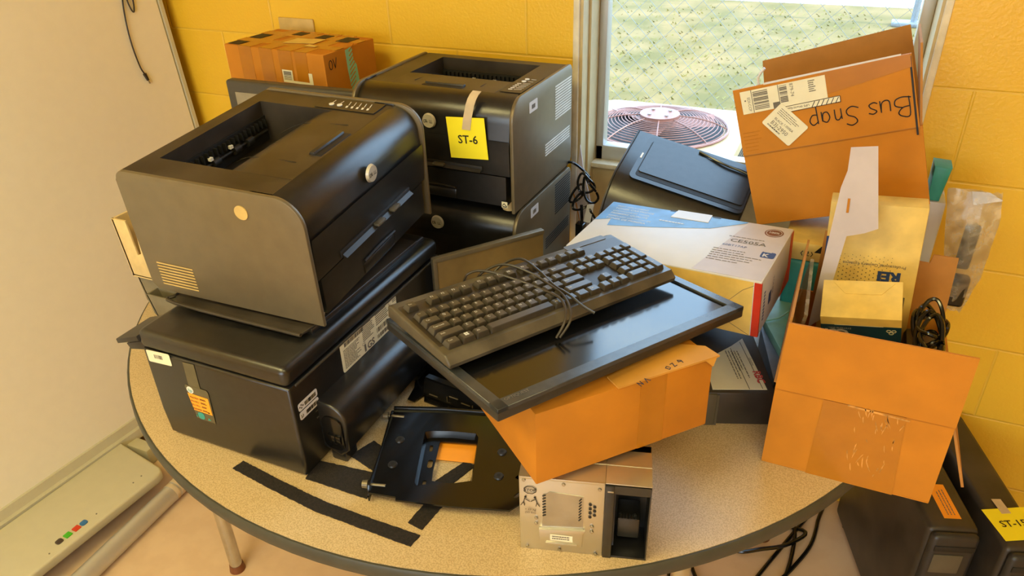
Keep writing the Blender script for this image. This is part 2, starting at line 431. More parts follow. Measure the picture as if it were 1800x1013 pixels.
for v in tr.b.verts: v.co.x += -.075 * max(0, -(v.co.y + o0.y) - .4) * .6
tray = tr.done('pen_tray', 'board_trim', bd)
for i, (nm, y) in enumerate((('blue_btn', -.668), ('red_btn', -.69), ('green_btn', -.716), ('black_btn', -.741))):
    m = MB(); m.prism(rrect(-.009, .009, -.0095, .0095, .006 if i in (0, 3) else .002), 'z', 0, .004, .001)
    b_ = m.done('button', nm, tray, {0: 'blue rounded button', 1: 'red square button', 2: 'green square button', 3: 'black rounded button'}[i]); b_.location = V((-1.05 + .078 * (y + .668), y, .081)) - o0
for y in (-.63, -.78, -.47, -.5):
    m = MB(); m.cyl((0, 0, 0), (0, 0, .0015), .0022, seg=8); b_ = m.done('screw', 'ink_grey', tray); b_.location = V((-1.045, y, .0815)) - o0
for y in (-.35, -1.6):
    m = MB(); m.box(-.03, .1, -.02, .02, -.04, .02, .004); b_ = m.done('foot', 'board_trim', bd); b_.location = (0, y + .6, 0)
cb = thing('power_cord', (-1.281, .12, 1.2), (0, 0, 0), 'thin black power cord hanging down the face of the whiteboard', 'cord')
o1 = V((-1.285, .12, 1.2))
pts = [(-1.302, .16, 1.5), (-1.295, .135, 1.42), (-1.295, .129, 1.349), (-1.294, .12, 1.311), (-1.29, .11, 1.25), (-1.287, .108, 1.194), (-1.283, .112, 1.138), (-1.281, .119, 1.117)]
m = MB(); m.tube([V(p) - o1 for p in pts], .0022, 8); m.done('cable', 'black_plastic', cb)
m = MB(); m.tube([V(p) - o1 for p in [(-1.297, .15, 1.5), (-1.293, .158, 1.345), (-1.29, .15, 1.293), (-1.291, .141, 1.3), (-1.293, .136, 1.35), (-1.296, .14, 1.5)]], .0022, 8); m.done('loop', 'black_plastic', cb)
m = MB(); m.cyl(V(pts[-1]) - o1, V((-1.279, .124, 1.096)) - o1, .0055, .0042, seg=12); pl = m.done('plug', 'black_plastic', cb)
m = MB(); m.cyl(V((-1.279, .124, 1.096)) - o1, V((-1.278, .1265, 1.086)) - o1, .0025, seg=10); m.done('plug_tip', 'silver', pl)

# pole on the floor
pl = thing('metal_pole', (-.955, -.6, .029), (0, 0, 0), 'silver metal pole lying on the floor beside the whiteboard', 'pole')
m = MB(); a, b_ = V((-.966, -.36, .028)), V((-.925, -1.25, .028)); o2 = V((-.955, -.6, .029)); m.cyl(a - o2, b_ - o2, .027, seg=28); m.done('tube', 'alu', pl)
m = MB(); d = (b_ - a).normalized(); m.cyl(a + d * .055 - o2, a + d * .075 - o2, .0276, seg=28); m.cyl(a + d * .082 - o2, a + d * .095 - o2, .0277, seg=28); m.done('masking_tape', 'masking', pl)

# wall outlet
ou = thing('wall_outlet', (-.818, WY, 1.21), (0, 0, 0), 'square electrical outlet plate on the back wall above the taped carton', 'outlet')
m = MB(); m.box(-.062, .062, -.007, 0, -.055, .06, .003); m.done('cover_plate', 'outlet', ou)
for x in (-.022, .022):
    m = MB(); m.cyl((x, -.0095, .012), (x, -.006, .012), .0145, seg=24); m.mi = 1
    m.box(x - .006, x - .004, -.0105, -.009, .008, .016); m.box(x + .004, x + .006, -.0105, -.009, .008, .016); m.done('socket', ['outlet', 'ink'], ou)

# ------------------------------------------------------------------ table
tb = thing('activity_table', (0, 0, 0), (0, 0, 0), 'rounded school table with speckled beige top and grey rubber edge, loaded with equipment', 'table')
out = [(.914 * math.cos(math.radians(a)), .914 * math.sin(math.radians(a))) for a in range(180, 361, 3)]
def lobe(s):
    return [(s * x, y) for x, y in ((.912, .06), (.9, .12), (.87, .18), (.82, .225), (.75, .255), (.66, .265), (.5, .262), (.36, .25), (.25, .22), (.16, .21), (.08, .203), (0, .2))]
outl = out + lobe(1) + lobe(-1)[::-1][1:]
def inset(k): return [(x * k, y * k) for x, y in outl]
m = MB(); m.prism(inset(.9965), 'z', TT - .026, TT, 0); m.done('tabletop', 'laminate', tb)
m = MB(); n = len(outl)
prof = [(1, TT - .0012), (1.0026, TT - .004), (1.0036, TT - .016), (1.0026, TT - .028), (1, TT - .031), (.985, TT - .031), (.985, TT - .027), (.9967, TT - .0262), (.9967, TT - .0012)]
rings = [[m.b.verts.new((x * k, y * k, z)) for x, y in outl] for k, z in prof]
for i in range(len(prof)):
    A, B = rings[i], rings[(i + 1) % len(prof)]
    for j in range(n): m.b.faces.new((A[j], A[(j + 1) % n], B[(j + 1) % n], B[j]))
bmesh.ops.recalc_face_normals(m.b, faces=m.b.faces[:])
m.done('edge_band', 'rubber', tb)
for (x, y) in ((-.613, -.585), (.575, -.63), (-.7, .08), (.7, .08)):
    m = MB(); k = .985; m.cyl((x * k, y * k, .02), (x * k, y * k, TT - .03), .0165, seg=20); m.cyl((x * k, y * k, TT - .09), (x * k, y * k, TT - .0285), .03, .04, seg=20)
    lg = m.done('leg', 'chrome', tb)
    m = MB(); m.cyl((x * k, y * k, 0), (x * k, y * k, .022), .021, .018, seg=20); m.done('foot', 'foot_brown', lg)

# ------------------------------------------------------------------ laser printers with round badge
def laser_printer(name, loc, rot, label, W, D, H, group=None, panel='grey_panel', badge='badge', vent='vent_light', top='black_dusty', front='black_plastic', txt_up=False):
    t = thing(name, loc, rot, label, 'printer', group)
    w, d = W / 2, D / 2; iw = w - .006
    fr = .05   # front top radius
    def front_curve(zb=.0):
        pts = []
        for k in range(9):
            a = math.radians(90 * k / 8); pts.append((-d + .004 + fr - fr * math.sin(a), H - fr + fr * math.cos(a)))
        return pts                                  # from top (y=-d+fr,z=H) to front (y=-d,z=H-fr)
    ys = -d + .055
    rx = w - .068; rb = d - .035; rf = -.005        # output recess
    m = MB()                                        # body core
    ramp = [(d - .006, .012), (d - .006, H - .085)] + [(rb - .02, H - .083), (rb - .05, H - .072), (rb - .085, H - .045), (rb - .12, H - .02), (rf, H - .006), (rf - .02, H - .001), (ys, H - .0005)] + [(ys, .012)]
    m.prism(ramp, 'x', -rx, rx)
    for a, b in ((-iw + .004, -rx), (rx, iw - .004)): m.prism([(d - .006, .012), (d - .006, H - .001), (ys, H - .001), (ys, .012)], 'x', a, b)
    m.box(-rx, rx, rb, d - .006, H - .085, H - .001)
    m.done('body', top, t)
    m = MB()                                        # rollers and ribs at the back of the recess
    m.box(-rx, rx, rb - .004, rb - .001, H - .08, H - .03)
    for i in range(22):
        x = -rx + .01 + i * (2 * rx - .02) / 21; m.box(x - .0012, x + .0012, rb - .012, rb - .003, H - .05, H - .034)
    m.cyl((-rx + .01, rb - .011, H - .056), (rx - .01, rb - .011, H - .056), .003, seg=10)
    for x in (-.07, -.03, .03, .07): m.cyl((x - .009, rb - .012, H - .056), (x + .009, rb - .012, H - .056), .008, seg=14)
    m.mi = 1
    for x in (-.045, .012): m.box(x, x + .008, rb - .016, rb - .01, H - .048, H - .042)
    m.done('output_rollers', ['vent_dark', 'vent_light'], t)
    m = MB()                                        # front cover
    cv = [(ys - .0015, H)] + front_curve() + [(-d + .0, H - fr - .04), (-d - .003, .16), (-d - .002, .115), (-d, .083), (ys - .0015, .083)]
    m.prism(cv, 'x', -iw + .005, iw - .005, .002)
    fc = m.done('front_cover', [front], t)
    m = MB(); m.box(-.05, .05, ys + .004, ys + .02, H - .004, H + .0006, .001); sl = m.done('flap_slot', 'vent_dark', t)
    m = MB(); m.prism([(ys + .016, H - .002), (ys + .03, H - .003), (ys + .026, H + .004), (ys + .018, H + .004)], 'x', -.048, .048, .001); m.done('flap_lip', 'charcoal', t)
    for x in (-.083, .083):
        m = MB(); m.tube([(x, ys + .03, H + .0002), (x * .93, .0, H - .006), (x * .8, .05, H - .028)], .0006, 5); m.done('flap_seam', 'vent_dark', t)
    m = MB(); m.prism([(-d + .001, .012), (-d + .001, .08), (ys, .08), (ys, .012)], 'x', -iw + .016, iw - .016, .002)
    m.box(-.06, .055, -d - .001, -d + .004, .012, .036, .004); m.done('paper_cassette', front, t)
    m = MB(); m.tube([(-.058, -d - .0015, .04), (0, -d - .0015, .0425), (.055, -d - .0015, .04)], .0022, 8); m.done('cassette_handle', 'charcoal', t)
    m = MB(); m.box(-.125, .125, -d - .0045, -d + .004, .086, .1, .002); m.mi = 1
    m.prism([(-d - .006, .0865), (-d - .0125, .088), (-d - .004, .0935)], 'x', -.123, .123)
    mf = m.done('manual_feed_slot', ['vent_dark', 'charcoal'], t)
    for x in (-.005, .052) if not txt_up else (.02,):
        m = MB(); m.box(x - .014, x + .014, -d - .0165, -d - .004, .0905, .0975, .003); m.done('paper_guide', 'lip', mf)
    # side panels
    for sgn in (-1, 1):
        a, b = (sgn * w, sgn * (w - .0085)); a, b = min(a, b), max(a, b)
        pl_ = rrect(-d - .004, d, .0, H + .003, .012, 4)
        # front top corner larger radius
        pl_ = [(d - .018 + .018 * math.sin(t_), H + .003 - .018 + .018 * math.cos(t_)) for t_ in [math.radians(90 - 15 * k) for k in range(7)]]
        pl_ = [(d, .014), (d, H - .015)] + pl_ + [(-d - .004 + .05 - .05 * math.sin(math.radians(10 * k)), H + .003 - .05 + .05 * math.cos(math.radians(10 * k))) for k in range(10)] + [(-d - .004, .0), (d - .012, .0)]
        m = MB(); m.prism(pl_, 'x', a, b, .0022, 2); sp = m.done('side_panel', panel, t)
        if sgn < 0:
            m = MB(); m.cyl((a - .0016, -.068, .198), (a + .002, -.068, .198), .0125, seg=28); m.done('round_button', 'outlet', sp)
            m = MB()
            for k in range(8):
                z = .016 + k * .0063; m.plate((a - .0004, d - .028 + .0 * k, z), -Y, Z, [(0, 0), (.078, 0), (.078, .0026), (0, .0026)], .0004)
            m.done('vent_slots', 'outlet', sp)
        else:
            m = MB()
            for k in range(13):
                z = .141 + k * .0063; m.plate((b, .06, z), Y, Z, [(0, 0), (.1, 0), (.1, .0034), (0, .0034)], .0005)
            for k in range(5):
                z = .073 + k * .0063; m.plate((b, .0 + .0, z), Y, Z, [(0, 0), (.153, 0), (.153, .003), (0, .003)], .0005)
            m.done('vent_slots', vent, sp)  # vent_light paints the reflection off the slats as white
    # badge
    m = MB(); m.cyl((0, -d - .0015, .187), (0, -d - .0065, .187), .0165, .0145, seg=36); bd_ = m.done('badge', badge, t)
    m = MB(); m.text('D', (-.0115, -d - .0068, .1835), X, Z, .0092, bold=.02); m.text('LL', (.0028, -d - .0068, .1835), X, Z, .0092, bold=.02, sx=.85); m.text('E', (-.0048, -d - .0068, .1835), V((.9, 0, .45)), V((-.45, 0, .9)), .0092, bold=.02); m.done('badge_lettering', 'ink', bd_)
    # control panel
    m = MB(); x = w - .047
    m.plate((x - .016, ys + .012, H), X, Y, [(0, 0), (.05, 0), (.05, .13), (0, .13)], .0008)
    cp = m.done('control_panel', 'charcoal', t)
    m = MB()
    for k in range(5):
        y = ys + .03 + k * .0115; m.plate((x - .004, y, H + .0008), V((1, .25, 0)).normalized(), V((-.25, 1, 0)).normalized(), [(0, 0), (.009, 0), (.009, .004), (0, .004)], .0004); m.plate((x + .008, y + .003, H + .0008), V((1, .25, 0)).normalized(), V((-.25, 1, 0)).normalized(), [(0, 0), (.017, 0), (.017, .0012), (0, .0012)], .0004)
    for k in range(2):
        y = ys + .097 + k * .018; m.cyl((x + .003, y, H + .0008), (x + .003, y, H + .0022), .0052, seg=20); m.plate((x + .012, y + .002, H + .0008), X, Y, [(0, 0), (.012, 0), (.012, .0012), (0, .0012)], .0004)
    m.done('panel_icons', 'vent_light', cp)
    for sx_, sy_ in ((-1, -1), (1, -1), (-1, 1), (1, 1)):
        m = MB(); m.cyl((sx_ * (w - .03), sy_ * (d - .035), -.006), (sx_ * (w - .03), sy_ * (d - .035), .014), .017, seg=18); m.done('foot', 'beige', t)
    return t
fd = laser_printer('laser_printer', (-.243, -.492, 1.012), (1.624, -.068, .03), 'grey and black laser printer in front, tilted on top of the black inkjet printer', .415, .355, .232, panel='grey_panel')
ld = laser_printer('laser_printer', (-.133, .02, .746), (-.02, 0, 0), 'lower black laser printer of the back stack, under the one with the note', .40, .335, .230, panel='grey_panel', vent='vent_dark', txt_up=True)
rd = laser_printer('laser_printer', (-.133, .02, .987), (-.02, 0, 0), 'upper black laser printer of the back stack, yellow note taped to its front', .40, .335, .245, panel='grey_panel', txt_up=True)
def side_sticker(t, z):
    m = MB(); m.plate((.2003, -.088, z - .013), Y, Z, rrect(0, .044, 0, .024, .003), .0004); s = m.done('asset_sticker', 'white_card', t)
    m = MB(); m.bars((.2009, -.075, z - .006), Y, Z, .018, .009, 7); m.done('sticker_print', 'ink_grey', s)
side_sticker(rd, .212); side_sticker(ld, .207)
m = MB(); m.plate((.169, -.1722, .012), X, Z, [(0, 0), (.014, 0), (.014, .014), (0, .014)], .0004); s = m.done('energy_sticker', 'sticker', rd)
m = MB(); m.stroke([(.002, .005), (.006, .01), (.012, .004)], (.169, -.1727, .012), X, Z, .0015); m.plate((.171, -.1727, .0135), X, Z, [(0, 0), (.01, 0), (.01, .002), (0, .002)], .0003); m.done('sticker_print', 'ink', s)
# the yellow paper note
nt = thing('paper_note', (-.04, -.158, 1.145), (-.02, 0, 0), 'square yellow paper note reading ST-6, taped to the front of the upper back printer', 'note')
a = math.radians(4); u = V((math.cos(a), 0, math.sin(a))); v_ = V((-math.sin(a), 0, math.cos(a)))
m = MB(); m.plate((-.044, .0, -.045), u, v_, [(0, 0), (.091, 0), (.091, .09), (0, .09)], .0006); m.done('paper', 'post_it', nt)
m = MB(); m.text('ST-6', V((0, -.0002, 0)) + u * .0 + v_ * -.008, u, v_, .0255, .0011, 'CENTER', bold=.012); m.done('lettering', 'ink', nt)
m = MB()
tp = [(-.0015, .022), (-.001, .045), (-.0005, .075), (.004, .087), (.012, .095), (.024, .0995)]
for (y1, z1), (y2, z2) in zip(tp, tp[1:]):
    k1 = max(0, z1 - .03) * .25; k2 = max(0, z2 - .03) * .25
    vs = [m.b.verts.new(p) for p in ((-.012 + k1, y1 - .001, z1), (.008 + k1, y1 - .001, z1), (.008 + k2, y2 - .001, z2), (-.012 + k2, y2 - .001, z2))]; m.b.faces.new(vs)
bmesh.ops.remove_doubles(m.b, verts=m.b.verts[:], dist=1e-5); bmesh.ops.solidify(m.b, geom=m.b.faces[:], thickness=.0003)
m.done('masking_tape', 'masking', nt)

# ------------------------------------------------------------------ black inkjet all-in-one
hp = thing('inkjet_printer', (-.214, -.544, TT), (0, 0, 0), 'black all-in-one inkjet printer with white labels, at the front left of the table', 'printer')
w, d, H = .159, .25, .225
m = MB(); m.prism([(-w + .005, .006), (w - .004, .006), (w, .03), (w, H - .03), (-w, H - .03), (-w - .001, .06)], 'y', -d, d, .006, 3)
m.box(-w + .015, w - .02, -d + .01, d - .02, 0, .01)
m.done('body', 'black_plastic', hp)
m = MB(); m.box(-w - .002, w + .002, -d - .003, d, H - .029, H + .01, .014, 5); m.done('scanner_lid', 'black_plastic', hp)
m = MB(); m.prism([(-w + .05, -d + .1), (w - .02, -d + .1), (w - .02, d - .02), (-w + .05, d - .02)], 'z', H + .006, H + .02, .006, 3); m.done('feeder_base', 'black_plastic', hp)
m = MB(); m.prism([(-.145, -.17), (-.165, -.15), (-.17, -.12), (-.168, .2), (.14, .2), (.14, -.12), (.133, -.17)], 'z', H + .017, H + .022, .002, 3); m.tube([(-.167, -.12, H + .02), (-.163, -.15, H + .021), (-.143, -.171, H + .021), (.133, -.171, H + .02)], .0035, 8, 4); m.done('document_tray', 'black_dusty', hp)
m = MB()
m.prism([(-.215, H - .022), (-.158, H - .002), (-.155, H - .012), (-.213, H - .031)], 'y', -.315, -.235, .002)
m.prism([(-.205, H - .035), (-.165, H - .02), (-.15, H - .035), (-.198, H - .046)], 'y', -.305, -.24, .002)
lv = m.done('tray_latch', 'charcoal', hp); lv.location = (-.0, .06, 0)
m = MB()                                                    # paler strips along the seams, a highlight put into the colour
m.box(w, w + .0035, -.235, .235, H - .033, H - .0285, .001); m.box(w, w + .0016, -.2, -.09, .112, .1135); m.box(w, w + .0016, -.2, -.1, .098, .0995)
m.done('highlight_strip', 'device_side', hp)
m = MB(); m.prism([(w - .002, .03), (w + .035, .018), (w + .052, .035), (w + .056, .085)] + [(w + .02 + .036 * math.cos(math.radians(k)), .094 + .036 * math.sin(math.radians(k))) for k in range(0, 100, 10)] + [(w - .002, .131)], 'y', -.195, .13, .005, 3)
du = m.done('duplex_unit', 'black_plastic', hp)
m = MB(); m.prism(rrect(w + .006, w + .048, .034, .106, .016), 'y', -.199, -.193, .002)
for a, b in ((.016, .034), (.03, .044)): m.box(w + a, w + b, -.203, -.195, .052, .07, .002)
m.done('end_cap', 'black_gloss', du)
m = MB()
for y in (-.1, .02):
    for k in range(3): m.box(w + .004 + k * .004, w + .03, y + k * .012, y + .006 + k * .012, .1265, .1282, .0008)
m.done('catches', 'vent_dark', du)
m = MB(); m.box(w + .008, w + .04, -.19, -.155, 0, .03, .004); m.done('foot', 'black_plastic', du)
m = MB(); m.box(w + .008, w + .04, .06, .1, 0, .03, .004); m.done('foot', 'black_plastic', du)
def plate_label(parent, name, o, u, v, poly, mt, label=None, t=.0005):
    q = MB(); q.plate(o, u, v, poly, t); return q.done(name, mt, parent, label)
yl = -d - .0004; mU, mV = V((1, 0, 0)), V((0, 0, 1))
lb = plate_label(hp, 'asset_sticker', (-.15, yl, .170), V((.995, 0, .06)), mV, rrect(0, .055, 0, .025, .003), 'sticker')
q = MB(); q.bars((-.133, yl - .0006, .181), V((.995, 0, .06)), mV, .02, .008, 8); q.done('sticker_print', 'ink_grey', lb)
lb = plate_label(hp, 'clear_tape', (-.072, yl, .136), V((.97, 0, -.03)), V((.1, 0, .99)), [(.003, 0), (.03, 0), (.026, .057), (0, .055)], 'film')
lb = plate_label(hp, 'ink_sticker', (-.079, yl - .0002, .066), mU, mV, [(.008, 0), (.05, -.001), (.053, .068), (.05, .073), (.004, .074), (0, .07)], 'film')
plate_label(lb, 'yellow_field', (-.076, yl - .0009, .085), mU, mV, [(.004, 0), (.046, -.001), (.046, .036), (.0, .037)], 'orange_note')
q = MB(); q.mi = 0
for i in range(4): q.text(('950/950', '951/951', '951/951', '950/950')[i], (-.073, yl - .0016, .1125 - i * .0085), mU, mV, .0062); q.lines((-.05, yl - .0016, .113 - i * .0085), mU, mV, .016, .004, 2)
q.cyl((-.037, yl - .0014, .0875), (-.037, yl - .0018, .0875), .0018, seg=12); q.done('sticker_print', 'ink', lb)
q = MB(); q.cyl((-.068, yl - .0008, .130), (-.068, yl - .0013, .130), .0075, seg=24); lg = q.done('round_logo', 'white_ink', lb)
q = MB(); q.text('hp', (-.068, yl - .0014, .1265), V((1, 0, .0)), V((.2, 0, 1)), .0105, .0002, 'CENTER', bold=.01); q.done('logo_lettering', 'teal', lg)
q = MB(); q.plate((-.066, yl - .0009, .067), mU, mV, rrect(.0, .015, 0, .015, .006), .0004); q.plate((-.045, yl - .0009, .068), mU, mV, [(0, 0), (.008, .002), (.003, .006)], .0004); q.plate((-.071, yl - .0009, .07), mU, mV, [(0, 0), (.003, .0), (.002, .006)], .0004); q.done('teal_figure', 'teal', lb)
# labels on the side facing right: frame u = +y, v = +z on x = w
xw = w + .0004
lb = plate_label(hp, 'rating_label', (xw, -.112, .132), Y, Z, rrect(0, .186, 0, .062, .005), 'sticker')
q = MB()
q.bars((xw + .0006, -.1, .181), Y, Z, .06, .008, 34); q.text('GS', (xw + .0006, -.035, .135), Y, Z, .02, bold=.03); q.plate((xw + .0006, -.044, .135), Y, Z, [(0, 0), (.005, 0), (.005, .015), (0, .015)], .0003)
q.lines((xw + .0006, -.105, .137), Y, Z, .055, .04, 13); q.lines((xw + .0006, -.045, .157), Y, Z, .04, .034, 9); q.lines((xw + .0006, .0, .165), Y, Z, .045, .026, 6)
q.bars((xw + .0006, .0, .15), Y, Z, .035, .01, 9); q.bars((xw + .0006, .0, .137), Y, Z, .035, .008, 12)
q.text('CE', (xw + .0006, -.05, .15), Y, Z, .009); q.text('C', (xw + .0006, .045, .183), Y, Z, .012); q.lines((xw + .0006, .06, .182), Y, Z, .012, .011, 3, ragged=0)
q.done('label_print', 'ink_grey', lb)
for i, z in enumerate((.152, .134)):
    lb = plate_label(hp, 'network_sticker', (xw, -.238, z - .012), Y, Z, rrect(0, .05, 0, .0155, .004), 'white_card')
    q = MB(); q.bars((xw + .0006, -.222, z - .0085), Y, Z, .03, .0075, 18)
    if i == 0:
        for dx, dz in ((0, 0), (.004, .003), (.004, -.003), (.008, 0)): q.plate((xw + .0006, -.236 + dx, z - .0055 + dz), Y, Z, [(0, 0), (.0025, 0), (.0025, .0025), (0, .0025)], .0003)
    else:
        q.stroke([(.0, .003), (.0015, .0), (.0, -.003)], (xw + .0006, -.235, z - .005), Y, Z, .0008); q.stroke([(.004, .003), (.0055, 0), (.004, -.003)], (xw + .0006, -.235, z - .005), Y, Z, .0008); q.text('i', (xw + .0006, -.2335, z - .009), Y, Z, .006)
    q.done('sticker_print', 'ink', lb)

# ------------------------------------------------------------------ beige and grey machine half hidden at the left
om = thing('office_machine', (-.765, -.475, TT), (.0, 0, 0), 'cream and grey tray unit at the left table edge, mostly hidden behind the front printer', 'tray unit')
m = MB(); m.prism([(-.02, .09), (.2, .09), (.2, .235), (.035, .235), (.03, .155), (.018, .15), (.01, .235), (-.033, .235)], 'y', 0, .006, .0015)
m.box(-.03, .2, .17, .176, .09, .235); m.prism([(-.033, .235), (-.027, .235), (-.014, .09), (-.02, .09)], 'y', 0, .176); m.box(-.02, .2, 0, .176, .088, .094)
m.done('paper_bin', 'beige', om)
for (nm, x0, x1, z0, z1, y0) in (('a', -.02, .12, .006, .088, .01), ('b', .035, .2, .0, .062, -.022)):
    m = MB(); m.prism([(x0 + .018, z0), (x1, z0), (x1, z1), (x0, z1), (x0, z1 - .005), (x0 + .008, z0 + .012)], 'y', y0, y0 + .004, .001)
    m.prism([(x0 + .018, z0), (x1, z0), (x1, z1 - .01), (x0 + .005, z1 - .01)], 'y', y0 + .1, y0 + .104)
    m.prism([(x0, z1), (x0 + .004, z1), (x0 + .021, z0), (x0 + .018, z0)], 'y', y0, y0 + .104); m.box(x0 + .018, x1, y0, y0 + .104, z0, z0 + .004)
    m.done('grey_tray', 'grey_tray', om)

# ------------------------------------------------------------------ monitor and taped carton against the back wall
mn = thing('computer_monitor', (-.555, -.07, TT), (.03, 0, 0), 'dark framed monitor standing behind the front printer, before the taped carton', 'monitor')
m = MB(); m.box(-.2, .2, -.014, .016, .16, .455, .008, 3); m.done('housing', 'device_side', mn)
m = MB(); m.box(-.172, .172, -.0155, -.013, .185, .427); m.done('screen', 'screen_reflection', mn)
m = MB(); m.box(-.03, .03, .0, .03, .01, .2, .004); m.box(-.1, .1, -.06, .055, 0, .012, .004); m.done('stand', 'device_side', mn)

def carton(name, loc, rot, label, W, D, H, mt='cardboard', group=None, cat='cardboard box'):
    return thing(name, loc, rot, label, cat, group)
ov = thing('cardboard_box', (-.678, .124, TT), (-.078, 0, 0), 'tall taped cardboard box with square holes on top, against the back wall, marked OV', 'cardboard box')
m = MB(); W_, D_, H_ = .169, .102, .51
m.box(-W_, W_, -D_, D_, 0, H_, .002, 1); m.done('body', 'cardboard', ov)
for i, (x, k) in enumerate(((-.118, .045), (-.045, .045), (.02, .045), (.075, .04))):
    m = MB(); m.box(x, x + k, -D_ - .0006, -D_, .02, H_ + .0008); m.box(x, x + k, -D_ - .0006, D_, H_, H_ + .0008); m.done('tape_band', 'tape', ov)
for y in (-.055, .035):
    m = MB(); m.box(W_ * -1, W_, y, y + .035, H_, H_ + .001); m.done('tape_band', 'tape', ov)
for x0, x1, y0, y1 in ((-.16, -.12, -.095, -.058), (-.16, -.12, -.018, .03), (-.07, -.035, .05, .085), (.02, .055, .04, .08), (.1, .14, .03, .08)):
    m = MB(); m.box(x0, x1, y0, y1, H_ + .0008, H_ + .0016); m.done('hand_hole', 'vent_dark', ov)
m = MB(); m.plate((-.02, -.04, H_ + .0018), V((.97, .25, 0)), V((-.25, .97, 0)), [(0, 0), (.09, 0), (.1, .05), (.015, .055)], .0005); m.plate((.062, -.048, H_ + .0018), X, Y, [(0, 0), (.035, 0), (.035, .015), (0, .02)], .0005); m.done('torn_paper', 'manila', ov)
m = MB(); m.plate((.026, -D_ - .0008, .43), X, Z, [(0, 0), (.1, 0), (.1, .03), (.088, .03), (.088, .006), (.034, .006), (.034, .032), (0, .032)], .0004); s = m.done('label_remnant', 'sticker', ov)
m = MB(); m.bars((.03, -D_ - .0014, .437), V((0, 0, 1)), V((-1, 0, 0)), .022, -.026, 12); m.done('barcode', 'ink_grey', s)
m = MB(); m.stroke([(.006 * math.cos(a * PI / 8) + .01, .011 * math.sin(a * PI / 8) + .012) for a in range(17)], (W_ + .0002, -.088, .468), Y, Z, .002); m.stroke([(.02, .024), (.026, .002), (.033, .026)], (W_ + .0002, -.088, .468), Y, Z, .002); m.done('handwriting', 'ink', ov)
m = MB(); m.plate((W_ + .0002, -.01, .4), Y, Z, [(.0, 0), (.035, .0), (.03, .06), (.02, .075), (.018, .108), (-.008, .104), (-.006, .05)], .0004); s = m.done('patterned_tape', 'mint', ov)
m = MB()
for i in range(9): m.plate((W_ + .0007, -.012 + i * .001, .405 + i * .0115), V((0, .83, .55)), V((0, -.55, .83)), [(0, 0), (.028, 0), (.028, .003), (0, .003)], .0003)
m.done('tape_stripes', 'cardboard', s)

# ------------------------------------------------------------------ brown board, white card, cords by the window
a0_, a1_ = V((-.044, -.344, 0)), V((.115, -.136, 0)); u = (a1_ - a0_).normalized(); L_ = (a1_ - a0_).length
bb = thing('brown_board', (-.036, -.346, TT), (math.atan2(u.y, u.x), 0, 0), 'thin stained brown board with a pale rim standing on edge behind the keyboard', 'board')
m = MB(); m.box(0, L_, 0, .009, 0, .212, .0015); m.done('panel', 'brown_board', bb)
m = MB(); m.box(-.001, L_ + .001, -.0025, .0115, .203, .2125, .001); m.box(-.003, .006, -.002, .011, 0, .212, .001); m.box(.0, .004, -.004, -.002, .12, .122); m.done('rim', 'grey_panel', bb)
wc = thing('white_card', (.1, .215, .8), (0, 0, 0), 'white cardboard sheet leaning beside the window jamb, right of the back printers', 'card')
m = MB(); m.plate((-.03, 0, -.058), X, V((0, .15, .99)).normalized(), [(.03, .0), (.062, .016), (.058, .06), (.012, .215), (0, .27), (-.004, .18), (-.012, .14)], .003); m.done('sheet', 'lilac_card', wc)
m = MB(); m.tube([(.0, -.0, -.058), (-.028, .012, .05), (-.041, .018, .085)], .0016, 6); m.done('torn_edge', 'cardboard', wc)
cd = thing('cord_bundle', (.105, .17, .86), (0, 0, 0), 'bundle of thin black cords tied up beside the window, left of the black machine', 'cords')
m = MB(); m.tube([(-.045, .0, .13), (-.02, -.01, .135), (.0, .01, .11), (.02, .0, .098)], .0035, 8); m.tube([(-.045, .0, .10), (-.044, .01, .15), (-.045, .01, .16)], .003, 8); m.done('lead', 'black_gloss', cd)
for k in range(5):
    m = MB(); random.seed(30 + k); cx, cz = (.0 + .012 * k - .01, (.05, .03, .085, .07, .0)[k]); rx_, rz = random.uniform(.01, .017), random.uniform(.02, .04)
    m.tube([(cx + rx_ * math.cos(a) + .012 * math.sin(a + k), -.012 * math.sin(2 * a) - .005 * k, cz + rz * math.sin(a)) for a in [i * PI / 4 for i in range(8)]], .0032, 8, 4, True)
    m.done('loop', 'black_gloss', cd)
m = MB(); m.plate((.018, -.03, -.01), V((.97, 0, -.1)), V((.12, 0, .97)), [(0, 0), (.018, 0), (.02, .055), (.002, .05)], .002); m.done('paper_tag', 'white_card', cd)
m = MB(); m.box(-.012, .012, -.012, .012, -.115, -.03, .003); m.tube([(0, 0, -.06), (.004, -.005, -.02), (.0, 0, .02)], .004, 8); m.done('plug', 'black_gloss', cd)

# black wedge-shaped machine under the window
sm = thing('desktop_machine', (.352, .06, .787), (0, .21, .0), 'black rounded machine with a recessed lid panel, leaning under the window', 'machine')
XR = .122
prof = [(.14, 0), (.14, .262), (.135, .268), (.06, .245), (-.012, .22), (-.04, .2), (-.06, .165), (-.066, .12), (-.055, .0)]
m = MB(); m.prism(prof, 'x', -.175, XR, .006, 3); m.done('housing', 'black_plastic', sm)
m = MB(); m.tube([(-.02, .12, .27), (.04, .1, .268), (.09, .095, .266), (XR - .005, .09, .262)], .0035, 8); m.done('cord', 'black_gloss', sm)
m = MB(); m.prism([(y * 1.0, z) for y, z in prof], 'x', -.1765, -.172, .004, 2); m.done('end_cap', 'black_dusty', sm)
su = V((1, 0, 0)); sv = V((0, .148, .049)).normalized(); o_ = V((-.13, -.012, .2205)) + V((0, -.0003, .001))
m = MB(); m.plate(o_ + su * -.012 + sv * -.012, su, sv, rrect(0, .262, 0, .155, .014), .0016); m.done('panel_surround', 'black_plastic', sm)
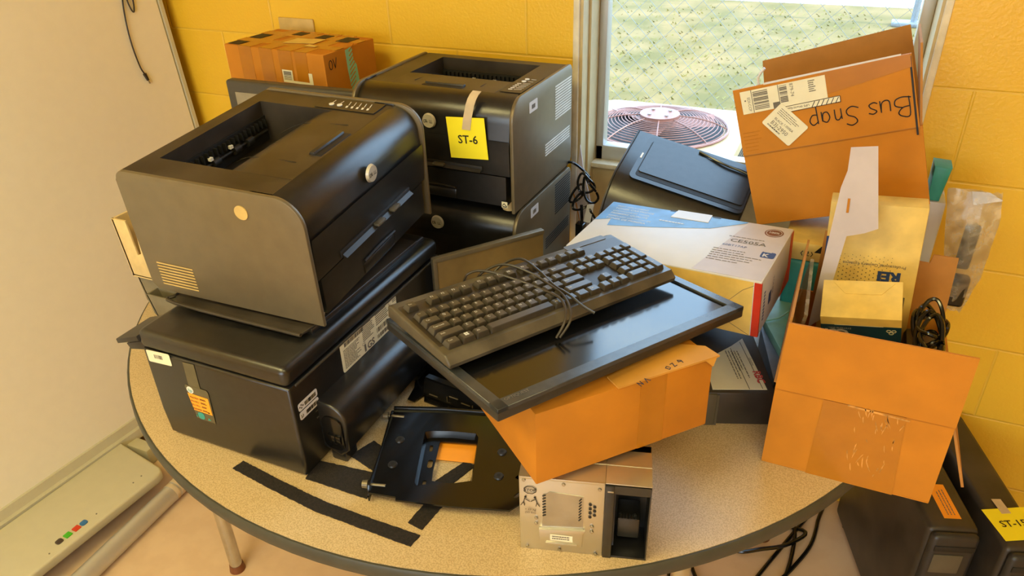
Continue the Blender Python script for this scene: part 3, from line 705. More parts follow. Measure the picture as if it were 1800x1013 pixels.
m = MB(); m.plate(o_, su, sv, rrect(0, .247, 0, .128, .008), .0022); m.done('panel_recess', 'vent_dark', sm)
m = MB(); m.plate(o_ + su * .003 + sv * .014, su, sv, rrect(0, .241, 0, .113, .006), .004); m.done('lid_panel', 'black_plastic', sm)
m = MB(); m.plate(o_ + su * -.009 + sv * .06, su, sv, [(0, 0), (.004, 0), (.004, .018), (0, .018)], .0024); m.done('indicator', 'vent_light', sm)

# ------------------------------------------------------------------ fabric strips and note on the table
def strip(poly, label):
    cx = sum(p[0] for p in poly) / len(poly); cy = sum(p[1] for p in poly) / len(poly)
    t = thing('hook_tape_strip', (cx, cy, TT), (0, 0, 0), label, 'strip', 'dark fabric strips stuck on the table top')
    ed = []
    for (x1, y1), (x2, y2) in zip(poly, poly[1:] + poly[:1]):
        L = math.hypot(x2 - x1, y2 - y1); n = max(1, int(L / .004))
        for k in range(n):
            j = .0006 if 0 < k else 0
            ed.append((x1 + (x2 - x1) * k / n - cx + random.uniform(-j, j), y1 + (y2 - y1) * k / n - cy + random.uniform(-j, j)))
    m = MB(); m.prism(ed, 'z', 0, .0022); m.done('strip', 'velcro', t, smooth=False)
strip([(-.191, -.802), (-.196, -.824), (-.1, -.838), (0, -.85), (.184, -.852), (.187, -.827), (.1, -.828), (0, -.826), (-.1, -.815)], 'long dark fabric strip running along the front edge of the table')
strip([(-.06, -.795), (-.07, -.75), (.052, -.737), (.065, -.794)], 'short wide dark strip between the inkjet printer and the metal bracket')
strip([(-.002, -.668), (-.021, -.717), (.06, -.74), (.06, -.69)], 'slanted dark strip end sticking out left of the bracket')
strip([(.156, -.812), (.184, -.816), (.192, -.75), (.163, -.745)], 'dark strip end sticking out below the bracket, left of the steel box')
strip([(.2, -.655), (.178, -.652), (.152, -.715), (.178, -.722)], 'dark strip on the table seen through the opening of the bracket')
on = thing('sticky_note', (.148, -.638, TT), (0, 0, 0), 'small orange sticky note lying on the table inside the bracket opening', 'note')
m = MB(); m.prism([(-.046, .01), (.031, .031), (.047, -.014), (-.028, -.033)], 'z', .0025, .003); m.done('paper', 'orange_note', on)

# ------------------------------------------------------------------ steel brackets
def cut_plate(m, outer, holes, z0, z1):
    """flat plate with openings: filled curve"""
    cu = bpy.data.curves.new('c', 'CURVE'); cu.dimensions = '2D'; cu.fill_mode = 'BOTH'; cu.extrude = (z1 - z0) / 2
    for P in [outer] + holes:
        sp = cu.splines.new('POLY'); sp.points.add(len(P) - 1); sp.use_cyclic_u = True
        for q, p in zip(sp.points, P): q.co = (p[0], p[1], 0, 1)
    ob = bpy.data.objects.new('c', cu); me = bpy.data.meshes.new_from_object(ob); v0 = set(m.b.verts)
    m.b.from_mesh(me)
    for v in m.b.verts:
        if v not in v0: v.co.z += (z0 + z1) / 2
    bpy.data.objects.remove(ob); bpy.data.meshes.remove(me); bpy.data.curves.remove(cu)
def slot(cx, cy, L, W, a=0):
    P = rrect(-L / 2, L / 2, -W / 2, W / 2, W * .49, 4); c, s = math.cos(a), math.sin(a)
    return [(cx + x * c - y * s, cy + x * s + y * c) for x, y in P]
ba = math.radians(-21.5)    # local x = right along the plate, y = away
br = thing('mounting_bracket', (.119, -.682, TT), (0, 0, 0), 'black steel bracket plate with a big square opening, lying left of the taped carton', 'bracket')
cxy = (.119, -.682)
def L2(p): return (p[0] - cxy[0], p[1] - cxy[1])
outer = [L2(p) for p in ((.003, -.602), (.075, -.799), (.122, -.79), (.125, -.796), (.21, -.775), (.306, -.745), (.318, -.722), (.284, -.63), (.262, -.6), (.225, -.56), (.17, -.548), (.09, -.57))]
op = [L2(p) for p in ((.088, -.633), (.098, -.626), (.135, -.612), (.176, -.602), (.185, -.61), (.222, -.712), (.218, -.718), (.175, -.735), (.14, -.755), (.134, -.75))]
holes = [op, [L2(p) for p in slot(.293, -.665, .028, .007, 1.2)], [L2(p) for p in slot(.306, -.707, .022, .007, 1.2)], [L2(p) for p in slot(.118, -.66, .02, .008, -1.2)][::-1]]
m = MB(); cut_plate(m, outer, holes[:3], .021, .0245); m.done('plate', 'black_gloss', br)
m = MB()                                           # rolled inner lip and lower plate
k = len(op)
for i in range(k):
    a_, b_ = op[i], op[(i + 1) % k]; mx = sum(p[0] for p in op) / k; my = sum(p[1] for p in op) / k
    A0, B0 = V((*a_, .024)), V((*b_, .024)); A1, B1 = V((mx + (a_[0] - mx) * .93, my + (a_[1] - my) * .93, .012)), V((mx + (b_[0] - mx) * .93, my + (b_[1] - my) * .93, .012))
    m.b.faces.new([m.b.verts.new(p) for p in (A0, B0, B1, A1)])
bmesh.ops.remove_doubles(m.b, verts=m.b.verts[:], dist=1e-5); m.done('opening_lip', 'black_gloss', br)
m = MB(); lo = [(mx + (p[0] - mx) * 1.25, my + (p[1] - my) * 1.2) for p in op]; hi = [L2(p) for p in ((.118, -.632), (.187, -.612), (.213, -.7), (.185, -.718), (.152, -.725), (.143, -.705))]
cut_plate(m, lo, [hi, [L2(p) for p in slot(.112, -.655, .016, .006, -1.2)], [L2(p) for p in slot(.129, -.69, .02, .009, -1.2)], [L2(p) for p in slot(.143, -.735, .014, .006, -1.2)]], .009, .0115); m.done('lower_plate', 'black_gloss', br)
m = MB(); d = (V((.075, -.799, 0)) - V((.003, -.602, 0))).normalized(); p0 = V((*L2((.003, -.602)), .004)); q = V((-d.y, d.x, 0))
m.plate(p0, d, Z, [(0, 0), (.209, 0), (.209, .012), (.2, .027), (.1, .022), (.01, .027), (0, .02)], .0025); m.done('side_flange', 'black_gloss', br)
m = MB(); m.prism([L2(p) for p in ((.003, -.602), (.09, -.57), (.17, -.548), (.167, -.542), (.088, -.563), (.0, -.596))], 'z', .012, .03, .002); m.done('back_flange', 'black_gloss', br)
for p in ((.003 + .006, -.602 - .015), (.075 - .004, -.799 + .018)):
    c_ = V((*L2(p), .024)); m = MB(); m.cyl(c_ + V((-.016, -.005, 0)), c_ + V((-.007, -.002, 0)), .0065, .0075, seg=16); m.cyl(c_ + V((-.007, -.002, 0)), c_ + V((.022, .006, 0)), .0028, seg=12); m.done('bolt', 'grey_panel', br)
for p in ((.057, -.669), (.078, -.728), (.24, -.629), (.259, -.684)):
    c_ = V((*L2(p), .0245)); m = MB(); m.cyl(c_, c_ + V((0, 0, .0025)), .0085, .0075, seg=24); m.mi = 1; m.cyl(c_ + V((0, 0, .0025)), c_ + V((0, 0, .0028)), .0035, seg=6); m.done('rivet', ['charcoal', 'vent_dark'], br)
b2 = thing('mounting_bracket', (.052, -.503, TT), (-.1, 0, 0), 'black steel slotted channel bracket behind the bracket plate, under the monitor', 'bracket')
m = MB(); m.prism([(-.085, .03), (-.08, .05), (.16, .05), (.16, -.035), (-.02, -.035), (-.03, -.02), (-.036, -.045), (-.052, -.045), (-.062, -.01)], 'z', .002, .006, .001); m.done('base_plate', 'black_gloss', b2)
m = MB(); m.prism([(-.09, .03), (-.09, .052), (-.075, .056), (.16, .056), (.16, .05), (-.07, .05), (-.078, .028)], 'z', .002, .05, .002); m.done('back_flange', 'black_gloss', b2)
m = MB(); m.plate((-.03, -.02, .006), V((1, -.03, 0)).normalized(), V((0, .25, 1)).normalized(), [(0, 0), (.19, 0), (.19, .036), (0, .036)], .003); m.plate((-.03, -.01, .04), V((1, -.03, 0)).normalized(), V((0, 1, .0)), [(0, 0), (.19, 0), (.19, .012), (0, .012)], .003); m.done('channel', 'black_gloss', b2)
m = MB()
for x, z in ((-.015, .014), (.03, .011), (.033, .026), (.06, .02), (.09, .014)): m.box(x, x + .02, -.0235, -.0215, z, z + .0016)
for x in (.027, .085): m.box(x, x + .0016, -.0235, -.0215, .011, .024)
m.done('slots', 'grey_panel', b2)
m = MB(); m.cyl((-.078, .012, .02), (-.078, .012, .05), .012, .009, seg=20); m.box(-.083, -.072, -.002, .004, .012, .05, .002); m.done('hinge_knuckle', 'black_gloss', b2)

# ------------------------------------------------------------------ steel power module
md = thing('steel_power_module', (.424, -.722, TT), (.265, 0, 0), 'steel box with a STOP print and black open bay at the table front', 'steel box')
hw, hd, H = .0955, .0425, .152; xs = .03
m = MB(); m.box(-hw, xs, -hd + .001, hd, 0, H, .0015); m.box(xs, hw, -hd + .07, hd, 0, H, .001); m.box(xs, hw, -hd + .001, hd, H - .002, H, .0006); m.done('case', 'steel', md)
m = MB(); m.box(-hw, hw, -.004 + .0, -.002, H, H + .0008); m.box(-hw + .001, xs - .001, -hd - .0006, -hd + .002, H - .004, H + .0004, .0006); m.done('folded_edge', 'steel', md)
# recess with two layers on the front
m = MB(); m.prism([(-.062, .046), (.0, .046), (-.001, .122), (-.05, .126), (-.058, .118)], 'y', -hd - .0003, -hd + .0012); rc = m.done('handle_recess', 'silver', md)
m = MB(); m.prism([(-.064, .02), (-.001, .02), (.0, .047), (.003, .055), (-.066, .055), (-.064, .047)][:4] + [(-.066, .05)], 'y', -hd - .0045, -hd + .001, .001); m.box(-.056, -.008, -hd - .0065, -hd - .004, .022, .026, .0008); hd_ = m.done('pull_handle', 'steel', md)
m = MB(); m.plate((-.049, -hd - .005, .031), V((.998, 0, -.03)), Z, [(0, 0), (.034, 0), (.034, .013), (0, .013)], .0003); s = m.done('white_sticker', 'sticker', hd_)
m = MB(); m.lines((-.046, -hd - .0054, .033), X, Z, .028, .009, 2, ragged=.1); m.done('sticker_print', 'ink_grey', s)
m = MB()
for k in range(8): m.plate((-.0605 + k * .0, -hd - .0006, .075 + k * .0058), V((.9, 0, .45)), V((-.3, 0, .95)), [(0, 0), (.0055, 0), (.0055, .0022), (0, .0022)], .0003); m.plate((-.0062, -hd - .0006, .072 + k * .0058), V((.55, 0, .83)), V((-.83, 0, .55)), [(0, 0), (.006, 0), (.006, .0016), (0, .0016)], .0003)
for k in range(4):
    m.cyl((.0095, -hd - .0002, .082 + k * .0085), (.0095, -hd - .0005, .082 + k * .0085), .0025, seg=10)
    if k < 3: m.cyl((.016, -hd - .0002, .0865 + k * .0085), (.016, -hd - .0005, .0865 + k * .0085), .0025, seg=10)
m.done('vent_holes', 'ink', md)
m = MB(); oc = [(.0095 * math.cos(math.radians(22.5 + 45 * k)), .0075 * math.sin(math.radians(22.5 + 45 * k))) for k in range(9)]
m.stroke(oc, (-.079, -hd - .0001, .126), X, Z, .0009); m.text('STOP', (-.079, -hd - .0003, .1235), X, Z, .0072, .0002, 'CENTER', bold=.015)
for s_ in (-1, 1):
    bx = -.079 + s_ * .008
    m.stroke([(s_ * 0, .006), (s_ * .002, -.002), (s_ * .0005, -.009)], (bx, -hd - .0001, .103), X, Z, .001); m.stroke([(s_ * .002, -.002), (s_ * .006, -.009)], (bx, -hd - .0001, .103), X, Z, .001); m.stroke([(0, .005), (-s_ * .007, .0)], (bx, -hd - .0001, .103), X, Z, .001)
    m.cyl((bx - s_ * .001, -hd - .0001, .1115), (bx - s_ * .001, -hd - .0004, .1115), .0018, seg=10)
m.text('> 23 kg', (-.079, -hd - .0003, .085), X, Z, .0055, .0002, 'CENTER'); m.text('(50 lbs)', (-.079, -hd - .0003, .0785), X, Z, .0055, .0002, 'CENTER')
m.done('warning_print', 'ink', md)
for x, z in ((-.088, .145), (-.03, .1425), (.022, .139), (-.0705, .069), (-.0705, .0575), (.013, .062), (.013, .051), (-.085, .006), (-.035, .005), (.02, .003)):
    m = MB(); m.cyl((x, -hd + .0005, z), (x, -hd - .0012, z), .003, .0024, seg=14); m.done('screw', 'silver', md)
m = MB()
m.box(xs, hw, -hd, -hd + .07, 0, .004, .001); m.box(xs, xs + .013, -hd - .002, -hd + .07, 0, H - .004, .001); m.box(hw - .002, hw, -hd, -hd + .07, 0, H - .004, .0006); m.box(xs, hw, -hd + .062, -hd + .07, 0, H - .004)
m.prism([(-hd + .02, .004), (-hd + .062, .004), (-hd + .062, H - .006)], 'x', xs + .013, xs + .016); m.box(xs + .013, hw - .002, -hd + .001, -hd + .005, H - .02, H - .004)
bay = m.done('connector_bay', 'black_plastic', md)
m = MB(); m.box(xs + .02, hw - .012, -hd + .022, -hd + .062, .022, .062, .002); m.mi = 1
for i in range(6): m.box(xs + .023 + i * .0045, xs + .026 + i * .0045, -hd + .021, -hd + .03, .062, .0645)
m.done('connector', ['black_plastic', 'vent_dark'], bay)
for x in (xs + .024, hw - .02):
    m = MB(); m.cyl((x, -hd + .03, .062), (x, -hd + .03, .065), .002, seg=10); m.done('pin', 'silver', bay)
m = MB(); m.box(xs + .003, xs + .012, -hd - .0035, -hd - .0015, H - .014, H - .011, .0005); m.done('catch', 'silver', bay)

# ------------------------------------------------------------------ battery backup unit, tub, hidden support, toner carton
up = thing('battery_backup', (.532, -.185, TT), (.354, 0, 0), 'black battery backup unit with a cream RBC card on top', 'battery backup')
m = MB(); m.box(-.062, .062, -.2, .2, 0, .074, .004, 2); m.done('housing', 'black_dusty', up)
m = MB(); m.box(-.066, -.042, -.204, -.19, .0, .072, .002); m.box(-.042, -.038, -.2025, -.199, 0, .07); m.done('front_trim', 'lip', up)
m = MB(); m.plate((-.05, -.192, .0745), X, Y, [(0, 0), (.098, .002), (.086, .166), (.06, .14), (.0, .09)], .0008); cdx = m.done('battery_card', 'sticker', up)
m = MB(); cu_, cv_ = V((-.08, .99, 0)).normalized(), V((-.99, -.08, 0)).normalized(); zt = .0756
e1 = V((.041, -.188, zt)); m.plate(e1, cu_, cv_, [(0, 0), (.15, 0), (.15, .001), (0, .001)], -.0002); m.plate(e1 + cv_ * .024, cu_, cv_, [(0, 0), (.13, 0), (.13, .001), (0, .001)], -.0002)
m.done('card_border', 'ink', cdx)
m = MB(); m.text('RBC', V((.033, -.135, zt)), -cu_, -cv_, .02, .0002, bold=.03); m.done('red_lettering', 'red_print', cdx)
m = MB(); m.text('Genuine', V((.034, -.092, zt)), -cu_, -cv_, .0075, .0002)
for i in range(5): m.lines(V((.015 - i * .0055, -.07, zt)), -cu_, -cv_, .1, .003, 1, .0002, .6)
m.done('card_print', 'ink_grey', cdx)
tu = thing('plastic_tub', (.652, -.12, TT), (0, 0, 0), 'pale blue plastic tub wedged between the battery backup unit and the open box', 'tub')
m = MB(); m.prism([(-.001, -.17), (-.001, .1), (-.055, .1), (-.048, -.0)], 'z', 0, .055, .001); m.done('body', 'pale_blue', tu)
m = MB(); m.prism([(-.001, -.09), (-.001, .103), (-.056, .103), (-.046, .01)], 'z', .055, .075, .002); m.tube([(-.045, -.0, .079), (-.02, .02, .08), (-.003, .05, .082)], .002, 6); m.done('lid', 'mint', tu)
sb = thing('equipment_case', (.415, -.12, TT), (-.134, 0, 0), 'dark equipment case carrying the white toner carton', 'case')
m = MB(); m.box(-.17, -.04, -.09, .1, 0, .148, .004); m.done('body', 'black_dusty', sb)

tn = thing('toner_carton', (.435, -.189, .9), (-.131, -.054, .028), 'white and blue toner cartridge carton with a red corner, printed CE505A', 'carton')
tn.scale = (1.058, 1.058, 1.05)
hw, hd, H = .18, .106, .108
m = MB(); m.box(-hw, hw, -hd, hd, 0, H, .002, 2); m.done('carton', 'white_card', tn)
zt = H + .0002
m = MB(); m.plate((0, 0, zt), X, Y, [(-hw + .002, hd - .002), (-hw + .002, .015), (-.15, .03), (-.145, .0), (-.06, .022), (.04, .055), (.095, .098), (.098, hd - .002)], .0003); bp = m.done('blue_field', 'blue_print', tn)
m = MB(); tu_ = V((1, -.02, 0)); tv_ = V((.02, 1, 0))
for i, (s_, z_) in enumerate((('PRINT REPLACEMENT', .007), ('TONER CARTRIDGE', .0092), ('CARTOUCHE DE TONER', .007), ('PREMIERE QUALITE', .0092), ('REEMPLAZO CARTUCHO DE', .007), ('TONER DE PRIMERA', .0092))):
    m.text(s_, (-.162, .086 - i * .0115, zt + .0004), tu_, tv_, z_, .0002, bold=.01)
m.lines((-.06, .052, zt + .0004), tu_, tv_, .06, .008, 1); m.done('white_lettering', 'white_card', bp)
m = MB(); m.plate((0, 0, zt), X, Y, [(.1, hd - .002), (.06, -hd + .004), (hw - .002, -hd + .004), (hw - .002, hd - .002)], .0002); pf = m.done('pink_field', 'lilac_card', tn)
m = MB(); m.text('CE505A', (.088, .018, zt + .0004), X, Y, .0165, .0002, bold=.01, sx=1.15); m.lines((.082, .037, zt + .0004), X, Y, .075, .003, 1); m.lines((.07, -.06, zt + .0004), X, Y, .09, .05, 6, .0002, .2); m.done('print', 'ink_grey', pf)
m = MB(); m.text('60BT17AP', (.08, -.0, zt + .0004), X, Y, .01, .0002); m.plate((.152, -.022, zt + .0003), X, Y, rrect(0, .024, 0, .022, .004), .0003); pk = m.done('blue_print', 'navy', pf)
m = MB(); m.text('K', (.155, -.019, zt + .0008), X, Y, .016, .0002, bold=.03); m.lines((.155, -.003, zt + .0008), X, Y, .018, .003, 1); m.done('white_letter', 'white_card', pk)
m = MB(); m.cyl((.152, .076, zt), (.152, .076, zt + .0004), .0165, seg=36); sl = m.done('round_seal', 'foot_brown', tn)
m = MB(); m.text('100%', (.152, .0735, zt + .0006), X, Y, .0088, .0002, 'CENTER', bold=.02)
m.stroke([(.0135 * math.cos(a * PI / 12), .0135 * math.sin(a * PI / 12)) for a in range(25)], (.152, .076, zt + .0004), X, Y, .0008); m.done('seal_lettering', 'white_card', sl)
m = MB(); m.plate((-.045, hd - .03, zt), X, Y, [(0, 0), (.075, 0), (.072, .033), (.004, .033)], .0012); m.box(-.045, .03, hd - .0305, hd - .0295, H, H + .0008); m.done('tuck_flap', 'white_card', tn)
m = MB(); m.box(-.055, -.044, hd - .006, hd + .0005, H - .004, H + .0006); m.box(.03, .046, hd - .006, hd + .0005, H - .004, H + .0006); m.done('flap_notch', 'ink', tn)
m = MB(); m.plate((hw - .0115, -hd - .0002, .001), X, Z, [(0, 0), (.0118, 0), (.0118, H - .003), (0, H - .003)], .0004); m.plate((hw + .0002, -hd - .0004, .001), Y, Z, [(0, 0), (.006, 0), (.004, H - .003), (0, H - .003)], .0004); m.done('red_edge', 'red_print', tn)
m = MB(); m.plate((hw + .0002, hd - .02, .001), Y, Z, [(-.05, 0), (.018, 0), (.018, H - .003), (0, H - .003), (-.004, .04)], .0004); m.done('red_edge', 'red_print', tn)
m = MB(); m.plate((-hw + .001, -hd - .0002, .001), X, Z, [(.19, 0), (2 * hw - .014, 0), (2 * hw - .014, H - .003), (.0, H - .003), (0, .0)], .0002); yf = m.done('warm_lit_face', 'manila', tn)  # manila paints warm lamplight onto the white front face
m = MB(); m.stroke([(.09, .02), (.15, .088), (.168, .1)], (0, -hd - .0005, 0), X, Z, .0006); m.stroke([(.1, .035), (.165, .002)], (0, -hd - .0005, 0), X, Z, .0006); m.done('fold_line', 'ink_grey', yf)
m = MB(); m.plate((hw + .0004, -.05, .035), Y, Z, [(0, 0), (.015, 0), (.015, .022), (0, .022)], .0004); m.text('TONER', (hw + .0006, -.03, .08), V((0, 0, -1)), Y, .011, .0002); m.lines((hw + .0006, -.085, .02), Y, Z, .008, .06, 9, ragged=.1); m.done('end_print', 'navy', tn)

# ------------------------------------------------------------------ taped carton, monitor, keyboard
cx_ = thing('cardboard_box', (.39, -.62, .895), (.859, .016, -.035), 'taped cardboard box under the flat monitor, resting on the steel box', 'cardboard box')
hw, hd, H = .1475, .11, .124
m = MB(); m.box(-hw, hw, -hd, hd, 0, H, .002, 2); m.done('body', 'cardboard', cx_)
m = MB(); m.box(.02, .065, -hd - .0006, -hd, .001, H + .0005); m.box(.02, .065, -hd - .0006, -.02, H, H + .0006); m.done('tape_band', 'tape', cx_)
m = MB(); m.plate((-.02, -hd - .004, H + .001), X, Y, [(0, 0), (.175, .0), (.172, .03), (.13, .06), (0, .03)], .003); m.plate((.13, -hd - .004, H + .001), X, V((0, -.3, -.95)).normalized(), [(0, 0), (.02, 0), (.012, .012)], .002); m.done('lid_flap', 'cardboard_pale', cx_)
m = MB(); hx = V((.97, .24, 0)); hy = V((-.24, .97, 0))
for pts_, ox in (([(0, .006), (.004, .008), (.006, .002), (.002, 0), (0, .004)], 0), ([(0, .008), (.005, .008), (.001, 0), (.006, 0)], .012), ([(.002, .009), (0, .004), (.004, 0), (.006, .004), (.002, .005)], .026), ([(0, .008), (.003, 0), (.007, .009)], -.045), ([(0, 0), (.001, .008), (.006, .0), (.007, .009)], -.058)):
    m.stroke(pts_, V((.07, -hd + .008, H + .0042)) + hx * ox, -hx, -hy, .0012)
m.done('handwriting', 'ink', cx_)

sc_ = thing('equipment_case', (.39, -.62, TT), (.859, 0, 0), 'narrow dark case standing under the far side of the carton below the monitor', 'case')
m = MB(); m.box(-.02, .115, .074, .106, 0, .151, .003); m.box(-.018, .113, .0735, .1065, .12, .122); m.done('body', 'black_dusty', sc_)

mo = thing('computer_monitor', (.34, -.581, 1.029), (1.042, .063, -.053), 'flat black computer monitor lying face up on the taped carton, keyboard on top', 'monitor')
hw, hd = .2375, .15
m = MB(); m.box(-hw, hw, -hd, hd, 0, .014, .002, 2)
m.done('housing', 'charcoal', mo)
m = MB(); bz = .0175
for a in ((-hw, hw, -hd, -hd + .02), (-hw, hw, hd - .017, hd), (-hw, -hw + .017, -hd, hd), (hw - .017, hw, -hd, hd)):
    m.box(*a, .012, .019, .0008, 1)
m.done('bezel', 'bezel', mo)
m = MB(); m.box(-hw + .016, hw - .016, -hd + .019, hd - .016, .0138, .0152); m.done('screen', 'screen', mo)
m = MB(); m.text('OPTIQUEST', (-.218, -.139, .0192), X, Y, .0075, .0002, sx=1.0); m.done('maker_lettering', 'ink_grey', mo)

kb = thing('keyboard', (.29, -.572, 1.060), (1.068, .059, .013), 'dusty black computer keyboard with its own cord wound round it, lying on the monitor', 'keyboard')
hw, hd = .2255, .083
m = MB(); m.prism([(-hd, 0), (-hd - .001, .006), (-hd + .01, .0165), (-hd + .014, .0165), (hd - .01, .024), (hd, .019), (hd, 0)], 'x', -hw, hw, .0035, 3); m.done('base', 'kb_body', kb)
sl_ = math.atan2(.0075, .132)
def kz(y): return .0165 + (y + hd - .024) / .132 * .0075
m = MB(); m.plate((-.22, -.067, kz(-.067) + .0002), X, V((0, math.cos(sl_), math.sin(sl_))), rrect(0, .44, 0, .13, .004), .0003); m.done('key_well', 'black_dusty', kb)
m = MB(); m.plate((.115, .0655, kz(.0655)), X, V((0, math.cos(sl_), math.sin(sl_))), rrect(0, .09, 0, .014, .003), .0008); m.done('indicator_panel', 'kb_body', kb)
U = .01905; KX = -.214; KY = -.056
def keycap(x, y, wu, hu, leg):
    wd_, hh = wu * U - .001, hu * U - .001; m = MB()
    z0 = -.0005; z1 = .0085
    b = [(-wd_ / 2, -hh / 2), (wd_ / 2, -hh / 2), (wd_ / 2, hh / 2), (-wd_ / 2, hh / 2)]
    tp_ = [(-wd_ / 2 + .0028, -hh / 2 + .0018), (wd_ / 2 - .0028, -hh / 2 + .0018), (wd_ / 2 - .0028, hh / 2 - .0038), (-wd_ / 2 + .0028, hh / 2 - .0038)]
    A = [m.b.verts.new((p[0], p[1], z0)) for p in b]; B = [m.b.verts.new((p[0], p[1], z1)) for p in tp_]
    m.b.faces.new(A[::-1]); m.b.faces.new(B)
    for i in range(4): m.b.faces.new((A[i], A[(i + 1) % 4], B[(i + 1) % 4], B[i]))
    bmesh.ops.bevel(m.b, geom=[e for e in m.b.edges], offset=.0006, segments=2, affect='EDGES')
    if leg:
        m.mi = 1
        if leg == 'WIN': [m.plate((-.003 + i * .0034, -.0025 + j * .0034, z1 + .0002), X, Y, [(0, 0), (.0028, 0), (.0028, .0028), (0, .0028)], .0002) for i in (0, 1) for j in (0, 1)]
        else: m.text(leg, (-wd_ / 2 + .0045, -.001 if len(leg) < 3 else -.002, z1 + .0001), X, Y, .0058 if len(leg) < 3 else .0042, .0002)
    k = m.done('key', ['key', 'white_ink'], kb); k.location = (x, y, kz(y) + .0008); k.rotation_euler = (sl_, 0, 0); return k
def row(j, y, items, x0=0):
    x = x0
    for it in items:
        wu, lg = (it if isinstance(it, tuple) else (1, it))
        if lg is not None: keycap(KX + (x + wu / 2) * U, y, wu, 1, lg)
        x += wu
R = [KY + i * U for i in range(5)]; RF = KY + 5.55 * U
row(0, R[0], [(1.25, 'Ctrl'), (1.25, 'WIN'), (1.25, 'Alt'), (6.25, ' '), (1.25, 'Alt'), (1.25, 'WIN'), (1.25, '='), (1.25, 'Ctrl')])
row(1, R[1], [(2.25, 'Shift'), 'Z', 'X', 'C', 'V', 'B', 'N', 'M', ',', '.', '/', (2.75, 'Shift')])
row(2, R[2], [(1.75, 'Caps Lock'), 'A', 'S', 'D', 'F', 'G', 'H', 'J', 'K', 'L', ';', "'", (2.25, 'Enter')])
row(3, R[3], [(1.5, 'Tab'), 'Q', 'W', 'E', 'R', 'T', 'Y', 'U', 'I', 'O', 'P', '[', ']', (1.5, '\\')])
row(4, R[4], ['~', '1', '2', '3', '4', '5', '6', '7', '8', '9', '0', '-', '=', (2, 'Back')])
row(5, RF, ['Esc', (1, None), 'F1', 'F2', 'F3', 'F4', (.5, None), 'F5', 'F6', 'F7', 'F8', (.5, None), 'F9', 'F10', 'F11', 'F12'])
row(5, RF, ['Prt', 'Scr', 'Pau'], 15.25)
row(4, R[4], ['Ins', 'Hom', 'PgU'], 15.25); row(3, R[3], ['Del', 'End', 'PgD'], 15.25)
row(1, R[1], [(1, None), '^'], 15.25); row(0, R[0], ['<', 'v', '>'], 15.25)
row(4, R[4], ['Num', '/', '*', '-'], 18.5); row(3, R[3], ['7', '8', '9'], 18.5); row(2, R[2], ['4', '5', '6'], 18.5); row(1, R[1], ['1', '2', '3'], 18.5); row(0, R[0], [(2, '0'), '.'], 18.5)
keycap(KX + 22 * U, (R[2] + R[3]) / 2, 1, 2, '+'); keycap(KX + 22 * U, (R[0] + R[1]) / 2, 1, 2, 'Ent')
for pts_ in ([(-.085, .09, .008), (-.08, .083, .03), (-.055, .07, .042), (-.028, .025, .038), (-.012, -.02, .036), (-.012, -.065, .03), (-.03, -.095, .018), (-.05, -.1, -.005)],
             [(-.06, .09, .008), (-.05, .083, .034), (-.02, .07, .044), (.002, .03, .04), (.006, -.02, .037), (-.004, -.065, .03), (-.022, -.098, .018), (-.045, -.102, -.005)],
             [(-.03, .092, .005), (-.01, .086, .034), (.015, .07, .044), (.02, .03, .039), (.012, -.02, .036), (.008, -.06, .03), (.012, -.085, .022), (.022, -.102, .014)]):
    m = MB(); m.tube([(x, y, z - .009 if z > .03 else z) for x, y, z in pts_], .0021, 8); m.done('cord', 'black_dusty', kb)

# ------------------------------------------------------------------ box stack by the window
def panel(m, o, u, v, w_, h_, t=.004): m.plate(o, u, v, [(0, 0), (w_, 0), (w_, h_), (0, h_)], t)
def open_box(parent, W, D, H, mt='cardboard', t=.004):
    m = MB(); w, d = W / 2, D / 2
    m.box(-w, w, -d, d, 0, t, .001, 1); m.box(-w, w, -d, -d + t, t, H, 0); m.box(-w, w, d - t, d, t, H, 0); m.box(-w, -w + t, -d + t, d - t, t, H, 0); m.box(w - t, w, -d + t, d - t, t, H, 0)
    return m.done('body', mt, parent)
tb_ = thing('storage_bin', (.735, .08, TT), (0, 0, 0), 'teal storage bin under the yellow carton, behind the open box', 'bin')
m = MB(); m.box(-.11, .11, -.1, .12, 0, .18, .01, 3); m.done('body', 'teal', tb_)
yc = thing('flat_carton', (.735, .08, TT + .18), (0, 0, 0), 'flat pale yellow carton with scribbled writing, between teal bin and the tilted box', 'carton')
m = MB(); m.box(-.12, .125, -.1, .125, 0, .04, .002); m.done('body', 'manila', yc)
m = MB(); m.stroke([(.003, .012), (0, .007), (.003, .002)], (-.085, -.1003, .01), X, Z, .0015); m.stroke([(.01, .01), (.014, .012), (.014, .008), (.01, .003), (.016, .003)], (-.085, -.1003, .01), X, Z, .0015); m.stroke([(.02, .012), (.023, .007), (.02, .002)], (-.085, -.1003, .01), X, Z, .0015); m.plate((-.06, -.1003, .022), X, Z, [(0, 0), (.03, 0), (.036, .014), (.012, .016)], .0004); m.stroke([(.0, .0), (.008, .004), (.013, .0), (.02, .004)], (-.045, -.1003, .008), X, Z, .0015); m.done('handwriting', 'ink', yc)

